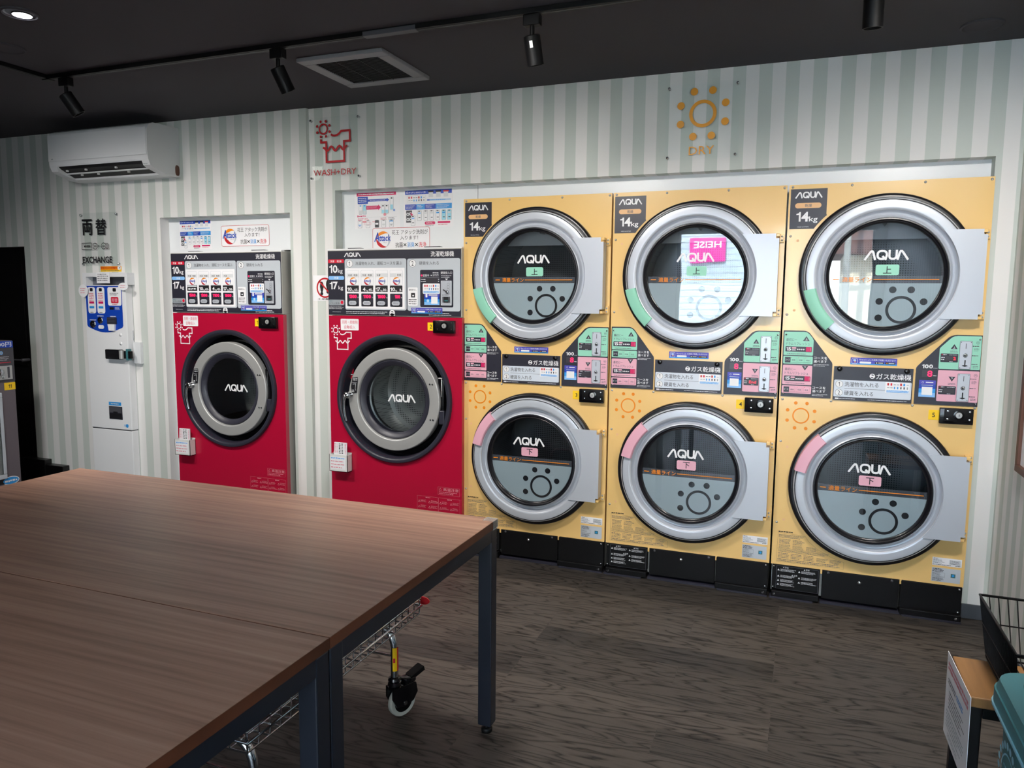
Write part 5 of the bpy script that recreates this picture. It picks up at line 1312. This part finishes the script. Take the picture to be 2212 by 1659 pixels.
mb = MB(); mb.disc(0, 0, .024, 0, 'crimson', 24); mb.lathe(0, 0, [(.024, 0), (.024, .004), (.0001, .004)], 'crimson', 24); mb.v = [(CX1-.002+a, CY1+.03+c, .368+b*.55) for a, c, b in [(v[0], v[1], v[2]) for v in mb.v]]
obj('corner_disc', mb, t, 'red plastic disc at the basket corner')

# ================================================================== right-hand corner: bench, notice, basket, bin
t = thing('bench', 'small orange wooden bench with black metal legs by the side wall', 'bench', (2.105, -1.66, 0))
obj('seat', MB().box(0, .375, 0, .225, .424, .45, BENCH, .003), t)
mb = MB()
for y in (.004, .196): mb.box(.03, .345, y, y+.025, .398, .4238, 'black')
for x in (.004, .346): mb.box(x, x+.025, .03, .195, .398, .4238, 'black')
obj('rail', mb, t)
for x in (.004, .346):
    for y in (.004, .196): obj('leg', MB().box(x, x+.025, y, y+.025, 0, .4238, 'black', .002), t)
mb = MB(); mb.box(-.0012, 0, 0, .292, 0, .222, 'paper'); o = obj('notice_card', mb)
q = MB(); q.micro(.02, .180, .275, .204, 2, 0, 'redprint', 3, .8, 0); q.micro(.03, .146, .13, .162, 2, 0, 'ink_soft', 5, .7, 0); q.micro(.14, .146, .22, .162, 2, 0, 'lblue', 6, .7, 0); q.micro(.05, .085, .25, .135, 5, 0, 'ink_soft', 7, .45, .3); q.micro(.03, .03, .26, .078, 5, 0, 'midgrey', 8, .45, .3); q.micro(.06, .012, .2, .025, 2, 0, 'midgrey', 9, .5)
q.v = [(-.0019, .292-x, z) for x, y, z in q.v]; obj('print', q, o)
o.location = (2.103, -1.696, .237); o.rotation_euler = (math.radians(-3), 0, 0)
tag(o, 'white notice card with a red heading fixed to the end of the wooden bench', 'sign')

t = thing('wire_basket', 'black wire basket resting on the wooden bench', 'basket', (2.17, -1.37, .4515))
mb = MB(); W_, Dp, Hh = .30, -.375, .150; ti = .014
R_ = lambda x, y: (x, y)
def rimpt(u, v, k):  # u,v in 0..1 on the rectangle, k = 0 bottom .. 1 rim
    s = ti*(1-k)*1.0; return (s+(W_-2*s)*u, -(s*4*0+.055*(1-k))-( -Dp-.075*(1-k))*v, .004+Hh*k-.004)
for k in range(15):
    u = k/14
    mb.tube([rimpt(u, 0, 1), rimpt(u, 0, 0), rimpt(u, 1, 0), rimpt(u, 1, 1)], .0016, 'black', 6)
for k in range(34):
    v = k/33
    mb.tube([rimpt(0, v, 1), rimpt(0, v, 0)], .0016, 'black', 5); mb.tube([rimpt(1, v, 1), rimpt(1, v, 0)], .0016, 'black', 5)
for k, rr_ in ((1, .0036), (.55, .002), (.08, .0026), (0, .0026)):
    mb.tube([rimpt(0, 0, k), rimpt(1, 0, k), rimpt(1, 1, k), rimpt(0, 1, k)], rr_, 'black', 8, closed=True)
mb.v = [(x, y, z+.003) for x, y, z in mb.v]
obj('wire_body', mb, t)

t = thing('waste_bin', 'teal plastic lidded bin with a pale emblem at the lower right corner', 'bin', (2.10, -2.33, 0))
def rbox(mb, x0, x1, y0, y1, z0, z1, r, m, tz=0., n=6):
    P = rrpts(x0, y0, x1, y1, r, n); cx, cy = (x0+x1)/2, (y0+y1)/2; k = len(P)
    Q = [(cx+(a-cx)*(1-tz), cy+(b-cy)*(1-tz)) for a, b in P]
    vs = [(a, b, z0) for a, b in Q]+[(a, b, z1) for a, b in P]
    mb.add(vs, [(i, (i+1) % k, k+(i+1) % k, k+i) for i in range(k)], m, True); mb.add(vs[:k], [tuple(range(k))[::-1]], m); mb.add(vs[k:], [tuple(range(k))], m)
mb = MB(); rbox(mb, .018, .352, .018, .482, .0, .565, .05, 'teal', .10); obj('body', mb, t)
mb = MB(); rbox(mb, 0, .37, 0, .50, .555, .585, .06, 'teal'); rbox(mb, .008, .362, .008, .492, .585, .605, .055, 'teal', -.025); rbox(mb, .045, .325, .045, .455, .6052, .612, .04, 'tealdark', -.0); rbox(mb, -.003, .373, -.003, .503, .5505, .556, .062, 'cyan'); obj('lid', mb, t)
mb = MB(); q = MB()
for k in range(22):
    a = 2*PI*k/22; c = (.072*math.cos(a), .072*math.sin(a)); q.disc(c[0], c[1], .0085, 0, 'cyan', 8)
q.ring(0, 0, .052, .056, 0, 'cyan', n=32); q.micro(-.035, -.03, .035, .03, 4, 0, 'cyan', 7, .4, .3); q.disc(0, .0, .012, -.0003, 'cyan', 12)
q.v = [(.0172+.0002+.001-.0001*0-.0045+.0165*(1-(z+.45)/.565)+y, .365-x, z+.425) for x, y, z in q.v]
obj('emblem', q, t)

t = thing('notice_board', 'brown framed board on the side wall at the right edge', 'notice board', (XR-.0005, -1.25, .745))
mb = MB()
for a, b, c, d in ((0, .965, 0, .028), (0, .965, .672, .70), (0, .028, .028, .672), (.937, .965, .028, .672)): mb.box(-.02, 0, a, b, c, d, 'brownframe', .002)
obj('frame', mb, t); obj('board', MB().box(-.008, -.001, .028, .937, .028, .672, 'paper'), t)

# ================================================================== grey coin machine at the left edge
t = thing('coin_machine', 'dark grey coin-operated machine numbered 11 at the left edge', 'coin machine', (-3.0, -.335, 0), PI/2)
mb = MB(); mb.box(-.62, 0, .0, .6, .02, 1.10, 'greybody', .004); mb.box(-.6, -.02, .02, .58, 0, .02, 'black')
mb.rect(-.60, .19, -.098, .77, -.0008, 'ink'); obj('cabinet', mb, t)
mb = MB(); y = -.006; mb.box(-.615, -.002, y, -.0003, .842, 1.096, 'greydark', .002); mb.box(-.61, -.006, y-.003, y, 1.056, 1.098, 'blue', .001); y2 = y-.003-E
mb.text('600円', -.125, 1.0625, -.016, 1.0915, y2, 'white', .03)
mb.ring(-.082, 1.024, .006, .011, y-E, 'skyblue', n=20); mb.disc(-.082, 1.024, .0035, y-E, 'white', 10); mb.text('①', -.3, 1.01, -.28, 1.03, y-E, 'softgrey', 0)
for z in (.995, .985, .976): mb.micro(-.25, z, -.03, z+.006, 1, y-E, 'softgrey', int(z*1000), .6, .1)
mb.micro(-.25, .959, -.025, .967, 1, y-E, 'redsat', 5, .7, 0); p = obj('control_panel', mb, t)
mb = MB(); mb.box(-.17, -.022, y-.008, y-.0002, .855, .943, 'steel', .003); mb.lathe(-.10, .905, [(.022, y-.0083), (.02, y-.018), (.0001, y-.02)], 'chrome', 20); mb.rect(-.055, .865, -.04, .935, y-.0087, 'darkgrey'); mb.lathe(-.085, .872, [(.010, y-.0083), (.009, y-.014), (.0001, y-.015)], 'chrome', 14); obj('coin_mechanism', mb, p, 'steel coin plate')
mb = MB(); mb.box(-.072, -.001, -.0016, -.0003, .787, .834, 'label_yellow'); bignum(mb, '11', -.047, .799, -.026, .822, -.0024, 'ink', .01, .2); obj('number_label', mb, t, 'yellow label with the number 11')
mb = MB(); y = -.014
for a, b, c, d in ((-.60, -.098, .745, .775), (-.60, -.098, .225, .255), (-.118, -.098, .255, .745), (-.60, -.58, .255, .745)): mb.box(a, b, y, -.001, c, d, 'lightgrey', .003)
dd = obj('door', mb, t); obj('window', MB().box(-.58, -.118, y+.004, y+.008, .255, .745, GLASS), dd)
mb = MB(); c = (-.070, .205); pts = [(c[0]+.056*math.cos(2*PI*i/32), c[1]+.027*math.sin(2*PI*i/32)) for i in range(32)]; mb.poly(pts, -.0006, 'white'); mb.poly([(c[0]+(a-c[0])*.9, c[1]+(b-c[1])*.84) for a, b in pts], -.0013, 'lblue'); mb.micro(-.11, .195, -.03, .213, 1, -.002, 'white', 3, .8, 0); obj('oval_sticker', mb, t, 'blue oval sticker')

bpy.data.objects.remove(_font_ob, do_unlink=True)
